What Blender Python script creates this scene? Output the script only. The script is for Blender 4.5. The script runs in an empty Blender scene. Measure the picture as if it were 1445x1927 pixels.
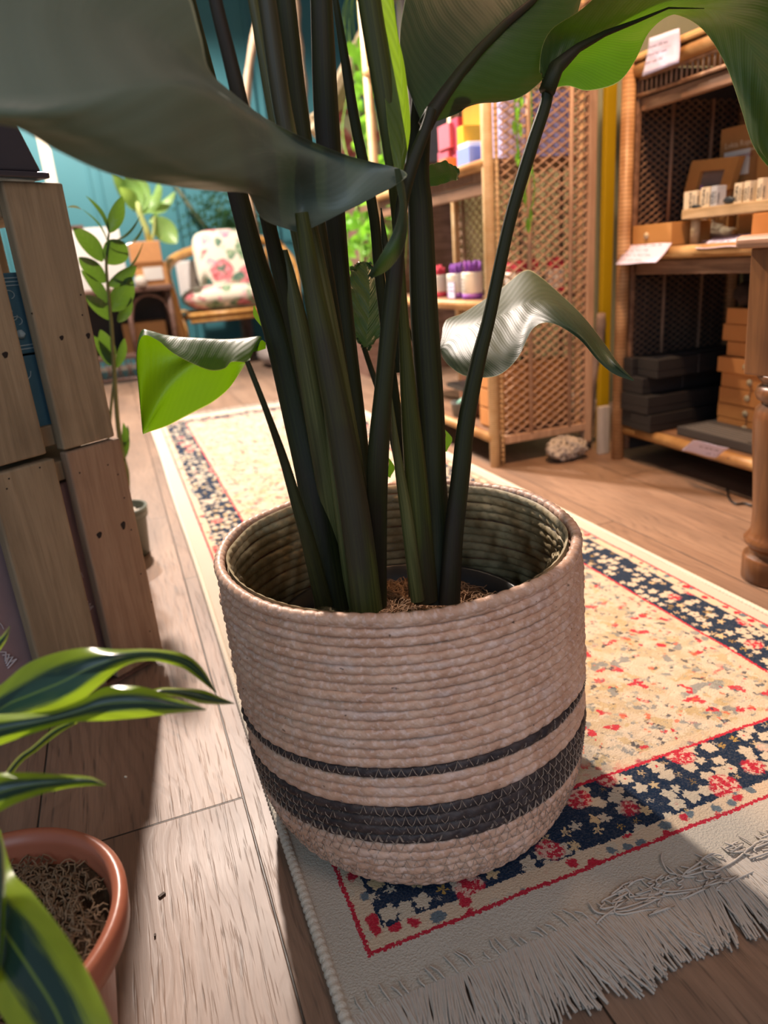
import bpy, bmesh, math, random
import numpy as np
from mathutils import Vector, Matrix
PI=math.pi
rnd=random.Random(7)
sc=bpy.context.scene
COL=sc.collection
# ------------------------------------------------------------------ camera, world, lights
FPX,TH,RO,YAW,CH=1350.0,math.radians(19.4),math.radians(4.7),math.radians(18.9),0.65
def ray(px,py):
    x=px-722.5; y=963.5-py
    c,s=math.cos(RO),math.sin(RO); xr=c*x+s*y; yr=-s*x+c*y
    d=(xr/FPX,(FPX*math.cos(TH)+yr*math.sin(TH))/FPX,(-FPX*math.sin(TH)+yr*math.cos(TH))/FPX)
    cy,sy=math.cos(YAW),math.sin(YAW)
    return Vector((cy*d[0]+sy*d[1],-sy*d[0]+cy*d[1],d[2]))
O=Vector((0,0,CH))
def az(px,py,z=0): d=ray(px,py); return O+d*((z-CH)/d.z)
def ax(px,py,X): d=ray(px,py); return O+d*(X/d.x)
def ay(px,py,Y): d=ray(px,py); return O+d*(Y/d.y)
def ad(px,py,D): return O+ray(px,py)*D
FWD=Vector((math.sin(YAW)*math.cos(TH),math.cos(YAW)*math.cos(TH),-math.sin(TH)))
def depth(p): return (Vector(p)-O).dot(FWD)

cam=bpy.data.cameras.new('camera'); camo=bpy.data.objects.new('camera',cam); COL.objects.link(camo)
cam.sensor_fit='VERTICAL'; cam.sensor_height=36.0; cam.lens=FPX/1927*36.0
cam.clip_start=0.02; cam.clip_end=60
r0=ray(722.5,963.5).normalized(); rx=(ray(1722.5,963.5)-ray(722.5,963.5)).normalized(); ry=rx.cross(r0)*1.0
up=(ray(722.5,-36.5)-ray(722.5,963.5)).normalized()
Mx=Matrix((( rx.x,up.x,-r0.x,0),(rx.y,up.y,-r0.y,0),(rx.z,up.z,-r0.z,CH),(0,0,0,1)))
camo.matrix_world=Mx
cam.dof.use_dof=True; cam.dof.focus_distance=0.80; cam.dof.aperture_fstop=4.2
sc.camera=camo
sc.view_settings.view_transform='Standard'; sc.view_settings.look='None'
sc.view_settings.exposure=0.0; sc.view_settings.gamma=1.0; sc.view_settings.use_curve_mapping=False
w=bpy.data.worlds.new('world'); sc.world=w; w.use_nodes=True
w.node_tree.nodes['Background'].inputs[0].default_value=(0.62,0.74,0.95,1)
w.node_tree.nodes['Background'].inputs[1].default_value=0.30
def spot(name,loc,to,power,color,size=110,radius=.05,blend=.4):
    l=bpy.data.lights.new(name,'SPOT'); l.energy=power; l.color=color; l.spot_size=math.radians(size); l.spot_blend=blend; l.shadow_soft_size=radius
    o=bpy.data.objects.new(name,l); COL.objects.link(o); o.location=loc
    o.rotation_euler=(Vector(to)-Vector(loc)).to_track_quat('-Z','Y').to_euler(); return o
def area(name,loc,to,power,color,sx,sy):
    l=bpy.data.lights.new(name,'AREA'); l.energy=power; l.color=color; l.shape='RECTANGLE'; l.size=sx; l.size_y=sy
    o=bpy.data.objects.new(name,l); COL.objects.link(o); o.location=loc
    o.rotation_euler=(Vector(to)-Vector(loc)).to_track_quat('-Z','Y').to_euler(); return o
spot('ceiling_spot',(0.2,3.4,2.6),(0.3,1.8,0),760,(1.0,.84,.73),130,.06)
spot('ceiling_spot',(-0.1,4.7,2.6),(0.3,5.2,0),430,(1.0,.88,.78),140,.06)
spot('ceiling_spot',(0.3,2.3,2.6),(1.5,2.1,.5),150,(1.0,.78,.55),80,.06)
spot('ceiling_spot',(0.75,1.1,2.6),(1.32,1.45,.2),270,(1.0,.56,.29),66,.06,.7)
area('shop_window',(-1.0,-1.7,1.7),(0.4,1.0,.3),19,(.62,.82,1.0),1.8,1.6)
area('warm_fill_light',(0.8,-1.0,2.3),(0.3,.8,.2),12,(1.0,.68,.55),.9,.9)  # added warm fill on the basket front, imitating light bounced off the floor

# ------------------------------------------------------------------ materials
class NT:
    def __init__(s,name):
        s.mat=bpy.data.materials.new(name); s.mat.use_nodes=True; s.t=s.mat.node_tree; s.t.nodes.clear()
        s.out=s.t.nodes.new('ShaderNodeOutputMaterial')
    def n(s,typ,**kw):
        o=s.t.nodes.new(typ)
        for k,v in kw.items(): setattr(o,k,v)
        return o
    def lk(s,a,b):
        if isinstance(a,(int,float)):
            if hasattr(b.default_value,'__len__'): b.default_value=[a]*len(b.default_value)
            else: b.default_value=a
        elif isinstance(a,(tuple,list)):
            b.default_value=tuple(a)+(1,) if (len(b.default_value)==4 and len(a)==3) else tuple(a)
        else: s.t.links.new(a,b)
    def m(s,op,a,b=0,c=0,clamp=False):
        o=s.n('ShaderNodeMath',operation=op,use_clamp=clamp); s.lk(a,o.inputs[0]); s.lk(b,o.inputs[1]); s.lk(c,o.inputs[2]); return o.outputs[0]
    def vm(s,op,a,b=(0,0,0)):
        o=s.n('ShaderNodeVectorMath',operation=op); s.lk(a,o.inputs[0]); s.lk(b,o.inputs[1]); return o.outputs[0]
    def mix(s,f,a,b,mode='MIX'):
        o=s.n('ShaderNodeMix',data_type='RGBA',blend_type=mode); s.lk(f,o.inputs[0]); s.lk(a,o.inputs[6]); s.lk(b,o.inputs[7]); return o.outputs[2]
    def ss(s,x,a,b):
        o=s.n('ShaderNodeMapRange',interpolation_type='SMOOTHSTEP'); s.lk(x,o.inputs[0]); s.lk(a,o.inputs[1]); s.lk(b,o.inputs[2]); s.lk(0.0,o.inputs[3]); s.lk(1.0,o.inputs[4]); return o.outputs[0]
    def coord(s,k='Object'): return s.n('ShaderNodeTexCoord').outputs[k]
    def mapv(s,v,sc=(1,1,1),lo=(0,0,0),ro=(0,0,0)):
        o=s.n('ShaderNodeMapping'); s.lk(v,o.inputs[0]); s.lk(lo,o.inputs[1]); s.lk(ro,o.inputs[2]); s.lk(sc,o.inputs[3]); return o.outputs[0]
    def noise(s,v,scale=5,det=4,rough=.55,dist=0,out=0):
        o=s.n('ShaderNodeTexNoise'); s.lk(v,o.inputs['Vector']); s.lk(scale,o.inputs['Scale']); s.lk(det,o.inputs['Detail']); s.lk(rough,o.inputs['Roughness']); s.lk(dist,o.inputs['Distortion']); return o.outputs[out]
    def vor(s,v,scale=5,feat='F1',rand=1.0):
        o=s.n('ShaderNodeTexVoronoi',feature=feat); s.lk(v,o.inputs['Vector']); s.lk(scale,o.inputs['Scale']); s.lk(rand,o.inputs['Randomness']); return o
    def wave(s,v,scale=5,dist=0,dsc=1,direction='X'):
        o=s.n('ShaderNodeTexWave',bands_direction=direction); s.lk(v,o.inputs['Vector']); s.lk(scale,o.inputs['Scale']); s.lk(dist,o.inputs['Distortion']); s.lk(dsc,o.inputs['Detail Scale']); s.lk(2,o.inputs['Detail']); return o.outputs['Fac']
    def ramp(s,f,stops,interp='LINEAR'):
        o=s.n('ShaderNodeValToRGB'); cr=o.color_ramp; cr.interpolation=interp
        while len(cr.elements)<len(stops): cr.elements.new(.5)
        for e,(p,c) in zip(cr.elements,stops): e.position=p; e.color=tuple(c)+(1,)
        s.lk(f,o.inputs[0]); return o.outputs[0]
    def sep(s,v):
        o=s.n('ShaderNodeSeparateXYZ'); s.lk(v,o.inputs[0]); return o.outputs
    def comb(s,x,y,z=0):
        o=s.n('ShaderNodeCombineXYZ'); s.lk(x,o.inputs[0]); s.lk(y,o.inputs[1]); s.lk(z,o.inputs[2]); return o.outputs[0]
    def bump(s,h,st=.3,dist=.01):
        o=s.n('ShaderNodeBump'); s.lk(st,o.inputs['Strength']); s.lk(dist,o.inputs['Distance']); s.lk(h,o.inputs['Height']); return o.outputs[0]
    def bsdf(s,color,rough=.5,normal=None,spec=.5,**kw):
        o=s.n('ShaderNodeBsdfPrincipled'); s.lk(color,o.inputs['Base Color']); s.lk(rough,o.inputs['Roughness']); s.lk(spec,o.inputs['Specular IOR Level'])
        if normal is not None: s.t.links.new(normal,o.inputs['Normal'])
        for k,v in kw.items(): s.lk(v,o.inputs[k.replace('_',' ')])
        return o.outputs[0]
    def done(s,sh): s.t.links.new(sh,s.out.inputs[0]); return s.mat
def plain(name,c,rough=.6,var=.12,scale=30,bump=.1,spec=.4,**kw):
    t=NT(name); v=t.coord(); n=t.noise(v,scale,4); 
    col=t.mix(t.m('MULTIPLY',n,1.0),tuple(x*(1-var) for x in c),tuple(min(1,x*(1+var)) for x in c))
    return t.done(t.bsdf(col,rough,t.bump(n,bump,.003),spec,**kw))
MAT={}
def P(name,c,**k):
    if name not in MAT: MAT[name]=plain(name,c,**k)
    return MAT[name]

def mat_floor():
    t=NT('laminate_boards'); v=t.coord(); x,y,z=t.sep(v)
    W=.254
    u=t.m('DIVIDE',t.m('SUBTRACT',x,.046),W); i=t.m('FLOOR',u); fx=t.m('SUBTRACT',u,i)
    yo=t.m('ADD',t.m('SUBTRACT',y,.797),t.m('MULTIPLY',t.m('ADD',i,1),.487)); vv=t.m('DIVIDE',yo,1.26); j=t.m('FLOOR',vv); fy=t.m('SUBTRACT',vv,j)
    dx=t.m('MULTIPLY',t.m('MINIMUM',fx,t.m('SUBTRACT',1,fx)),W); dy=t.m('MULTIPLY',t.m('MINIMUM',fy,t.m('SUBTRACT',1,fy)),1.26)
    seam=t.m('SUBTRACT',1,t.ss(t.m('MINIMUM',dx,dy),.0006,.0019))
    wn=t.n('ShaderNodeTexWhiteNoise'); t.lk(t.comb(i,j,0),wn.inputs['Vector']); rv=wn.outputs['Value']
    off=t.m('MULTIPLY',rv,37.0)
    g=t.comb(t.m('ADD',x,off),t.m('ADD',t.m('MULTIPLY',y,.16),off),off)
    warp=t.noise(t.comb(t.m('ADD',t.m('MULTIPLY',x,1.0),off),t.m('ADD',t.m('MULTIPLY',y,.4),off),0),7,2)
    ring=t.wave(t.comb(t.m('ADD',x,t.m('MULTIPLY',warp,.16)),t.m('ADD',y,off),0),17,1.4,2.0)
    ring=t.ss(ring,.5,1.0)
    fine=t.noise(t.mapv(g,(1,.22,1)),340,4,.65)
    dash=t.ss(t.noise(t.mapv(g,(1,.22,1)),260,2,.5),.56,.66)
    broad=t.noise(g,9,4,.6)
    big=t.noise(t.comb(t.m('ADD',x,off),t.m('MULTIPLY',y,.35),off),4.5,3,.6)
    c=t.ramp(broad,[(.25,(.155,.092,.060)),(.5,(.27,.165,.108)),(.75,(.38,.245,.165))])
    c=t.mix(t.m('MULTIPLY',t.ss(big,.42,.68),.55),c,(.13,.085,.062))
    c=t.mix(t.m('MULTIPLY',ring,.22),c,(.12,.075,.05))
    c=t.mix(t.m('MULTIPLY',t.m('SUBTRACT',fine,.45),1.3,clamp=True),c,(.10,.065,.045))
    c=t.mix(t.m('MULTIPLY',t.m('MULTIPLY',dash,t.m('ADD',t.m('MULTIPLY',ring,.7),.22)),.6),c,(.065,.045,.035))
    c=t.mix(t.m('MULTIPLY',rv,.35),c,(.17,.115,.085))
    c=t.mix(seam,c,(.02,.014,.01))
    h=t.m('ADD',t.m('ADD',t.m('MULTIPLY',dash,-.5),t.m('MULTIPLY',ring,-.18)),t.m('MULTIPLY',seam,-3.0))
    h=t.m('ADD',h,t.m('MULTIPLY',fine,-.3))
    sm=t.noise(v,6,4,.6)
    r=t.m('ADD',.36,t.m('MULTIPLY',sm,.16))
    return t.done(t.bsdf(c,r,t.bump(h,.35,.0012),.5))

def mat_rug():
    t=NT('persian_rug_pile'); v=t.coord(); 
    wv=t.n('ShaderNodeTexNoise'); t.lk(v,wv.inputs['Vector']); t.lk(330,wv.inputs['Scale']); t.lk(2,wv.inputs['Detail'])
    wv2=t.n('ShaderNodeTexNoise'); t.lk(v,wv2.inputs['Vector']); t.lk(40,wv2.inputs['Scale']); t.lk(2,wv2.inputs['Detail'])
    d1=t.vm('SUBTRACT',wv.outputs['Color'],(.5,.5,.5)); d2=t.vm('SUBTRACT',wv2.outputs['Color'],(.5,.5,.5))
    sv=t.n('ShaderNodeVectorMath',operation='SCALE'); t.lk(d1,sv.inputs[0]); sv.inputs['Scale'].default_value=.0085
    sv2=t.n('ShaderNodeVectorMath',operation='SCALE'); t.lk(d2,sv2.inputs[0]); sv2.inputs['Scale'].default_value=.010
    pj=t.vm('ADD',v,sv.outputs[0]); pw=t.vm('ADD',pj,sv2.outputs[0])
    x,y,z=t.sep(pj)
    X0,X1,Y0,Y1=.120,.958,.509,3.50
    e=t.m('MINIMUM',t.m('MINIMUM',t.m('SUBTRACT',x,X0),t.m('SUBTRACT',X1,x)),t.m('MINIMUM',t.m('SUBTRACT',y,Y0),t.m('SUBTRACT',Y1,y)))
    cream=(.52,.45,.345); navy=(.014,.028,.058); red=(.44,.022,.045); must=(.42,.27,.075); slate=(.12,.16,.19); tan=(.50,.38,.24)
    def flower(scale,loc,rmin,rmax,pet,hue):
        pv=t.mapv(pw,(1,1,0),loc)
        vo=t.vor(pv,scale,'F1',.6); dv=t.vm('SUBTRACT',t.mapv(pv,(scale,scale,0)),t.mapv(vo.outputs['Position'],(scale,scale,0)) )
        a,b,_=t.sep(dv); ang=t.m('ARCTAN2',b,a); cr,cg,cb=t.sep(vo.outputs['Color'])
        rad=t.m('ADD',t.m('ADD',rmin,t.m('MULTIPLY',cr,rmax-rmin)),t.m('MULTIPLY',t.m('SINE',t.m('ADD',t.m('MULTIPLY',ang,pet),t.m('MULTIPLY',cg,20))),.075))
        d=vo.outputs['Distance']
        # Distance output is in scaled space
        mask=t.m('SUBTRACT',1,t.ss(t.m('SUBTRACT',d,rad),-.02,.03)); core=t.m('SUBTRACT',1,t.ss(d,.07,.11))
        return mask,core,cb,cg
    fm,fc,fh,fh2=flower(48,(0,0,0),.36,.52,5,0)
    fcol=t.ramp(fh,[(0,cream),(.50,cream),(.51,(.56,.42,.24)),(.72,(.56,.42,.24)),(.73,must),(.86,must),(.87,(.46,.40,.32)),(1,(.46,.40,.32))],'CONSTANT')
    fcol=t.mix(t.m('MULTIPLY',fc,t.ss(fh2,.3,.35)),fcol,t.ramp(fh2,[(0,red),(.6,navy),(1,must)],'CONSTANT'))
    bd=t.mix(fm,navy,fcol)
    lf=t.vor(t.mapv(pw,(1,1,0),(3.1,1.7,0)),17,'F1',1.0)
    l1=t.sep(lf.outputs['Color'])
    lm=t.m('MULTIPLY',t.m('SUBTRACT',1,t.ss(lf.outputs['Distance'],.26,.33)),t.m('GREATER_THAN',l1[0],.55))
    grain=t.ss(t.noise(pj,150,2),.50,.56)
    lcol=t.mix(grain,t.ramp(l1[1],[(0,red),(.55,(.36,.015,.04)),(.75,(.42,.38,.32)),(1,must)],'CONSTANT'),(.62,.40,.32))
    bd=t.mix(lm,bd,lcol)
    # field
    n1=t.noise(pw,13,4,.6)
    fld=t.ramp(n1,[(.3,(.46,.39,.29)),(.46,(.53,.46,.36)),(.58,(.43,.35,.23)),(.70,(.52,.45,.36))])
    def blot(sc_,loc,th_,col,amt=1.0,gate=None):
        m_=t.ss(t.noise(t.mapv(pw,(1,1,0),loc),sc_,2,.5),th_,th_+.018)
        if gate is not None: m_=t.m('MULTIPLY',m_,gate)
        return t.mix(t.m('MULTIPLY',m_,amt),fld,col)
    gate=t.ss(t.noise(t.mapv(v,(1,1,0),(4,4,0)),11,2),.42,.50)
    fld=blot(30,(1,3,0),.58,(.40,.30,.14),.6); fld=blot(34,(5,9,0),.60,slate,.7); fld=blot(55,(2,2,0),.62,(.30,.31,.27),.7)
    fld=blot(42,(9,1,0),.60,red,.95,gate); fld=blot(60,(3,8,0),.63,navy,.8); fld=blot(48,(8,8,0),.66,(.55,.12,.06),.8)
    fld=blot(75,(6,2,0),.60,(.60,.53,.42),.6)
    spk=t.m('MULTIPLY',t.ss(t.noise(pj,120,3,.7),.60,.66),t.ss(t.noise(pw,9,2),.40,.52))
    fld=t.mix(t.m('MULTIPLY',spk,.8),fld,slate)
    # guard stripes
    gs=t.vor(t.mapv(pw,(1,1,0),(1,5,0)),52,'F1',.8); g1=t.sep(gs.outputs['Color'])
    gcol=t.mix(t.m('SUBTRACT',1,t.ss(gs.outputs['Distance'],.36,.46)),(.58,.46,.33),t.ramp(g1[0],[(0,red),(.3,red),(.31,slate),(.65,(.09,.12,.17)),(.66,cream),(1,must)],'CONSTANT'))
    def band(a_,b_): return t.m('MULTIPLY',t.m('GREATER_THAN',e,a_),t.m('LESS_THAN',e,b_))
    c=t.mix(band(.0,.0045),(.50,.46,.39),red)
    c=t.mix(band(.0045,.024),c,gcol)
    c=t.mix(band(.024,.112),c,bd)
    c=t.mix(band(.112,.1165),c,red)
    inner=t.m('GREATER_THAN',e,.1165)
    c=t.mix(inner,c,fld)
    c=t.mix(band(.1165,.132),c,t.mix(.65,fld,gcol))
    tuft=t.noise(v,420,3,.6)
    c=t.mix(t.m('MULTIPLY',t.m('SUBTRACT',tuft,.45),.35,clamp=True),c,(.55,.50,.42))
    return t.done(t.bsdf(c,.95,t.bump(tuft,.8,.003),.03))

def mat_wood(name,c1,c2,axis='Z',scale=1.0,rough=.6,knots=True,spec=.35,st=.25):
    t=NT(name); v=t.coord()
    s={'X':(.07,1,1),'Y':(1,.07,1),'Z':(1,1,.07)}[axis]
    g=t.mapv(v,s); n=t.noise(g,32*scale,5,.6,1.2); f=t.noise(g,220*scale,3,.6); b=t.noise(v,6*scale,3)
    c=t.mix(t.ss(n,.35,.7),c1,c2); c=t.mix(t.m('MULTIPLY',t.ss(b,.5,.75),.55),c,tuple(x*.55 for x in c1))
    c=t.mix(t.m('MULTIPLY',t.m('SUBTRACT',f,.5),1.2,clamp=True),c,tuple(x*.45 for x in c1))
    if knots:
        k=t.vor(t.mapv(v,{'X':(.5,1,1),'Y':(1,.5,1),'Z':(1,1,.5)}[axis]),7,'F1',1); km=t.m('SUBTRACT',1,t.ss(k.outputs['Distance'],.035,.075))
        c=t.mix(km,c,(.02,.012,.01))
    return t.done(t.bsdf(c,rough,t.bump(t.m('ADD',n,f),st,.002),spec))
def mat_wrap(name,c1,c2,axis=2,freq=150,rough=.45):
    t=NT(name); v=t.coord(); q=t.sep(v); n=t.noise(v,14,3); n2=t.noise(v,120,3)
    ww=t.m('FRACT',t.m('MULTIPLY',t.m('ADD',q[axis],t.m('MULTIPLY',n,.006)),freq)); gap=t.m('SUBTRACT',1,t.ss(t.m('MINIMUM',ww,t.m('SUBTRACT',1,ww)),.04,.2))
    c=t.mix(t.ss(n,.35,.7),c1,c2); c=t.mix(t.m('MULTIPLY',n2,.35),c,tuple(x*.6 for x in c1)); c=t.mix(t.m('MULTIPLY',gap,.6),c,tuple(x*.35 for x in c1))
    return t.done(t.bsdf(c,rough,t.bump(gap,-.5,.002),.4))
def mat_leaf(name,dark,light,trans,tw=.4,rough=.32,edge=(.45,.5,.2),vein=26,stripe=None,spec=.5,bst=.35,ew=.018):
    t=NT(name); uv=t.coord('UV'); u,vv,_=t.sep(uv); n=t.noise(t.coord(),18,3)
    a=t.m('ABSOLUTE',t.m('SUBTRACT',t.m('MULTIPLY',u,2),1))
    ph=t.m('ADD',t.m('MULTIPLY',t.m('ADD',vv,t.m('MULTIPLY',a,-.22)),vein*6.283),t.m('MULTIPLY',n,1.3))
    wv=t.m('ADD',t.m('MULTIPLY',t.m('SINE',ph),.5),.5); fine=t.m('ADD',t.m('MULTIPLY',t.m('SINE',t.m('MULTIPLY',ph,4.0)),.5),.5)
    c=t.mix(t.m('ADD',t.m('MULTIPLY',wv,.25),t.m('MULTIPLY',n,.6)),dark,light)
    tr=t.mix(t.m('MULTIPLY',fine,.35),trans,tuple(x*.5 for x in trans))
    if stripe:
        sm=t.m('SUBTRACT',1,t.ss(t.m('ADD',a,t.m('MULTIPLY',t.m('SUBTRACT',t.noise(t.comb(t.m('MULTIPLY',u,9),t.m('MULTIPLY',vv,1.2),0),5,2),.5),.5)),.38,.62)); 
        c=t.mix(sm,c,stripe); tr=t.mix(sm,tr,tuple(x*1.2 for x in stripe))
    mr=t.m('SUBTRACT',1,t.ss(a,.015,.05)); c=t.mix(t.m('MULTIPLY',mr,.6),c,light)
    em=t.ss(a,1-ew,1-ew*.4); c=t.mix(em,c,edge); tr=t.mix(em,tr,edge)
    h=t.m('ADD',wv,t.m('MULTIPLY',fine,.3))
    nb=t.bump(h,bst,.002)
    p=t.bsdf(c,rough,nb,spec); tl=t.n('ShaderNodeBsdfTranslucent'); t.lk(tr,tl.inputs[0])
    mx=t.n('ShaderNodeMixShader'); mx.inputs[0].default_value=tw; t.t.links.new(p,mx.inputs[1]); t.t.links.new(tl.outputs[0],mx.inputs[2])
    return t.done(mx.outputs[0])
def mat_stem(name,a,b,rough=.38,brown=(.035,.022,.018)):
    t=NT(name); uv=t.coord('UV'); u,vv,_=t.sep(uv); v=t.coord()
    st=t.noise(t.comb(t.m('MULTIPLY',u,14),t.m('MULTIPLY',vv,.9),0),3,4,.6); fn=t.noise(t.mapv(v,(1,1,.05)),300,3); b0=t.noise(t.mapv(v,(1,1,.25)),16,3)
    c=t.mix(t.ss(st,.3,.7),a,b); c=t.mix(t.m('MULTIPLY',t.ss(b0,.48,.66),.75),c,brown); c=t.mix(t.m('MULTIPLY',fn,.3),c,tuple(x*.5 for x in a))
    return t.done(t.bsdf(c,rough,t.bump(t.m('ADD',st,fn),.15,.002),.28))
def mat_straw(name,a,b,c3,spec=.3,rough=.55):
    t=NT(name); v=t.coord(); x,y,z=t.sep(v); th=t.m('ARCTAN2',y,x)
    cv=t.comb(t.m('MULTIPLY',th,.2),z,0)
    fib=t.noise(t.mapv(cv,(1,1,1),(0,0,0),(0,0,.55)),90,3); fs=t.noise(t.mapv(t.mapv(cv,(1,1,1),(0,0,0),(0,0,.6)),(.18,1,1)),420,4,.65)
    pat=t.noise(cv,30,3); pr=t.noise(t.mapv(cv,(.25,1,1)),60,2)
    c=t.mix(t.ss(pat,.35,.65),a,b); c=t.mix(t.m('MULTIPLY',t.ss(pr,.55,.75),.5),c,c3); c=t.mix(t.m('MULTIPLY',t.m('SUBTRACT',fs,.42),1.0,clamp=True),c,tuple(q*.55 for q in a))
    fl=t.ss(t.noise(t.mapv(cv,(.6,1,1)),170,2),.70,.74); c=t.mix(t.m('MULTIPLY',fl,.7),c,(.06,.035,.025)); sg=t.ss(t.noise(t.mapv(cv,(.9,1,1),(0,0,0),(0,0,.7)),200,2,.6),.50,.64); c=t.mix(t.m('MULTIPLY',sg,.35),c,tuple(min(1,q*1.25) for q in c3))
    return t.done(t.bsdf(c,rough,t.bump(t.m('ADD',fs,fib),.42,.0018),spec))
def mat_soil(name,a,b,sc_=60):
    t=NT(name); v=t.coord(); n=t.noise(v,sc_,6,.7); n2=t.noise(v,sc_*4,4,.7)
    c=t.mix(t.ss(n,.35,.65),a,b); c=t.mix(t.m('MULTIPLY',n2,.6),c,tuple(q*.4 for q in a)); return t.done(t.bsdf(c,.95,t.bump(t.m('ADD',n,n2),1,.006),.1))
def mat_floral(name,scale=9):
    t=NT(name); v=t.coord(); w1=t.n('ShaderNodeTexNoise'); t.lk(v,w1.inputs['Vector']); t.lk(14,w1.inputs['Scale'])
    s=t.n('ShaderNodeVectorMath',operation='SCALE'); t.lk(t.vm('SUBTRACT',w1.outputs['Color'],(.5,.5,.5)),s.inputs[0]); s.inputs['Scale'].default_value=.10
    pv=t.vm('ADD',v,s.outputs[0]); c=(.84,.76,.62)
    for k,(sc_,loc,thr,cl,cl2,rad) in enumerate([(scale*.9,(1,2,3),.10,(.16,.27,.15),(.38,.47,.30),.42),(scale,(5,1,2),.35,(.50,.12,.13),(.78,.30,.32),.44),(scale*1.5,(2,7,1),.45,(.80,.30,.40),(.85,.62,.55),.34),(scale*1.6,(4,4,9),.55,(.06,.15,.13),(.20,.30,.20),.30)]):
        vo=t.vor(t.mapv(pv,(1,1,1),loc),sc_,'F1',1); q=t.sep(vo.outputs['Color']); m_=t.m('MULTIPLY',t.m('SUBTRACT',1,t.ss(vo.outputs['Distance'],rad-.05,rad+.03)),t.m('GREATER_THAN',q[0],thr))
        cc=t.mix(t.ss(t.noise(pv,34,2),.42,.56),cl,cl2); c=t.mix(m_,c,cc)
    return t.done(t.bsdf(c,.9,t.bump(t.noise(v,300,2),.2,.002),.1))

M_FLOOR=mat_floor(); M_RUG=mat_rug()
M_PALLET=mat_wood('weathered_pallet_wood',(.22,.165,.10),(.33,.25,.155),'Z',1.0,.75)
M_PALLET2=mat_wood('pinkish_pallet_wood',(.24,.145,.09),(.35,.235,.15),'Z',1.0,.72)
M_RATTAN=mat_wrap('rattan_wrap_light',(.62,.40,.19),(.82,.62,.36))
M_RATTAN_H=mat_wrap('rattan_wrap_rail',(.42,.22,.08),(.66,.40,.17),1,130)
M_CANE=mat_wood('cane_lattice',(.24,.14,.09),(.40,.26,.17),'Z',1.5,.6,False)
M_CANE_L=mat_wood('pale_cane_side',(.42,.26,.17),(.56,.38,.26),'Z',1.5,.55,False)
M_BROWNRAIL=mat_wood('brown_shelf_wood',(.16,.085,.05),(.28,.16,.095),'Y',1.2,.55,False)
M_TABLE=mat_wood('varnished_table_wood',(.12,.048,.018),(.23,.098,.034),'Z',.7,.33,False,.5,.12)
M_TOP=mat_wood('table_top_wood',(.30,.16,.10),(.46,.28,.19),'Y',.8,.4,False,.5,.12)
M_PALE=mat_wood('pale_wood',(.50,.36,.20),(.70,.55,.36),'Y',.9,.6,False)
M_GREYWOOD=mat_wood('driftwood_grey',(.26,.19,.15),(.44,.34,.28),'Z',1.0,.8,False)
M_DRIFT=mat_wood('pale_branch',(.46,.30,.19),(.62,.45,.31),'Z',.8,.7,False)
M_WHITEPLANK=mat_wood('whitewashed_plank',(.46,.44,.42),(.60,.57,.53),'Z',1.2,.7,False)
M_BAMBOO=mat_wood('honey_rattan_pole',(.55,.25,.06),(.78,.44,.14),'Z',1.2,.35,False,.5)
M_DARKRATTAN=mat_wood('dark_rattan',(.13,.07,.05),(.25,.14,.11),'X',1.5,.5,False)
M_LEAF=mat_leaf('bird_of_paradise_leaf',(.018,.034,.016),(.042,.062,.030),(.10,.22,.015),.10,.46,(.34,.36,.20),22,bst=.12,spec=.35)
M_LEAFSHADE=mat_leaf('bird_of_paradise_shaded_leaf',(.115,.145,.11),(.155,.185,.14),(.10,.16,.05),.06,.42,(.30,.32,.20),14,bst=.10)  # shade from upper leaves put in as low translucency and greyed green
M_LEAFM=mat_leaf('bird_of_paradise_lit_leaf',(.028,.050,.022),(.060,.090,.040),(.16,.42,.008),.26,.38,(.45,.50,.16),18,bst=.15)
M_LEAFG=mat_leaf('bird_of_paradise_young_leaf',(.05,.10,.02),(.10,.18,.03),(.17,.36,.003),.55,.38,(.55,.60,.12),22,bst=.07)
M_LEAFV=mat_leaf('ribbed_leaf',(.03,.065,.03),(.08,.13,.06),(.05,.12,.02),.12,.28,(.4,.4,.2),7,bst=1.0)
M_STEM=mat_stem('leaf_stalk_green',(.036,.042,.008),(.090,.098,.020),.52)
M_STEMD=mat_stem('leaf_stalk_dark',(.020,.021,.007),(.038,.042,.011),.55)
M_STEML=mat_stem('leaf_stalk_pale_haze',(.075,.082,.026),(.17,.165,.058))  # pale green, lightened further to include lens-flare haze on upper stalks
M_SPEAR=mat_leaf('unfurling_leaf',(.08,.14,.02),(.14,.22,.03),(.35,.60,.02),.5,.4,(.5,.6,.1),3)
M_ZZ=mat_leaf('zz_leaflet',(.014,.040,.014),(.045,.095,.028),(.14,.28,.02),.3,.22,(.25,.4,.1),6,bst=.15)
M_ZZSTEM=P('zz_stalk',(.16,.17,.06),rough=.5)
M_DRAC=mat_leaf('variegated_leaf',(.22,.36,.03),(.36,.50,.05),(.50,.72,.03),.42,.25,(.45,.60,.08),2,stripe=(.020,.055,.045),bst=.1,spec=.7)
M_DIEF=mat_leaf('dumbcane_leaf',(.16,.34,.06),(.42,.58,.22),(.45,.70,.12),.4,.35,(.3,.5,.1),9)
M_POTHOS=mat_leaf('pothos_leaf',(.10,.34,.03),(.30,.62,.08),(.35,.80,.06),.5,.3,(.3,.6,.1),5)
M_FERN=mat_leaf('fern_frond',(.02,.07,.03),(.05,.13,.05),(.06,.2,.03),.3,.5,(.05,.12,.05),4)
M_STRAW=mat_straw('straw_coil',(.62,.36,.24),(.74,.47,.33),(.76,.60,.54),.45,.42)
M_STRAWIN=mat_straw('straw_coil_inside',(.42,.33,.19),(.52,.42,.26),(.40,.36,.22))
M_DARKSTRAW=mat_straw('dark_dyed_straw',(.030,.022,.024),(.060,.044,.042),(.10,.07,.06),.4,.5)
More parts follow.
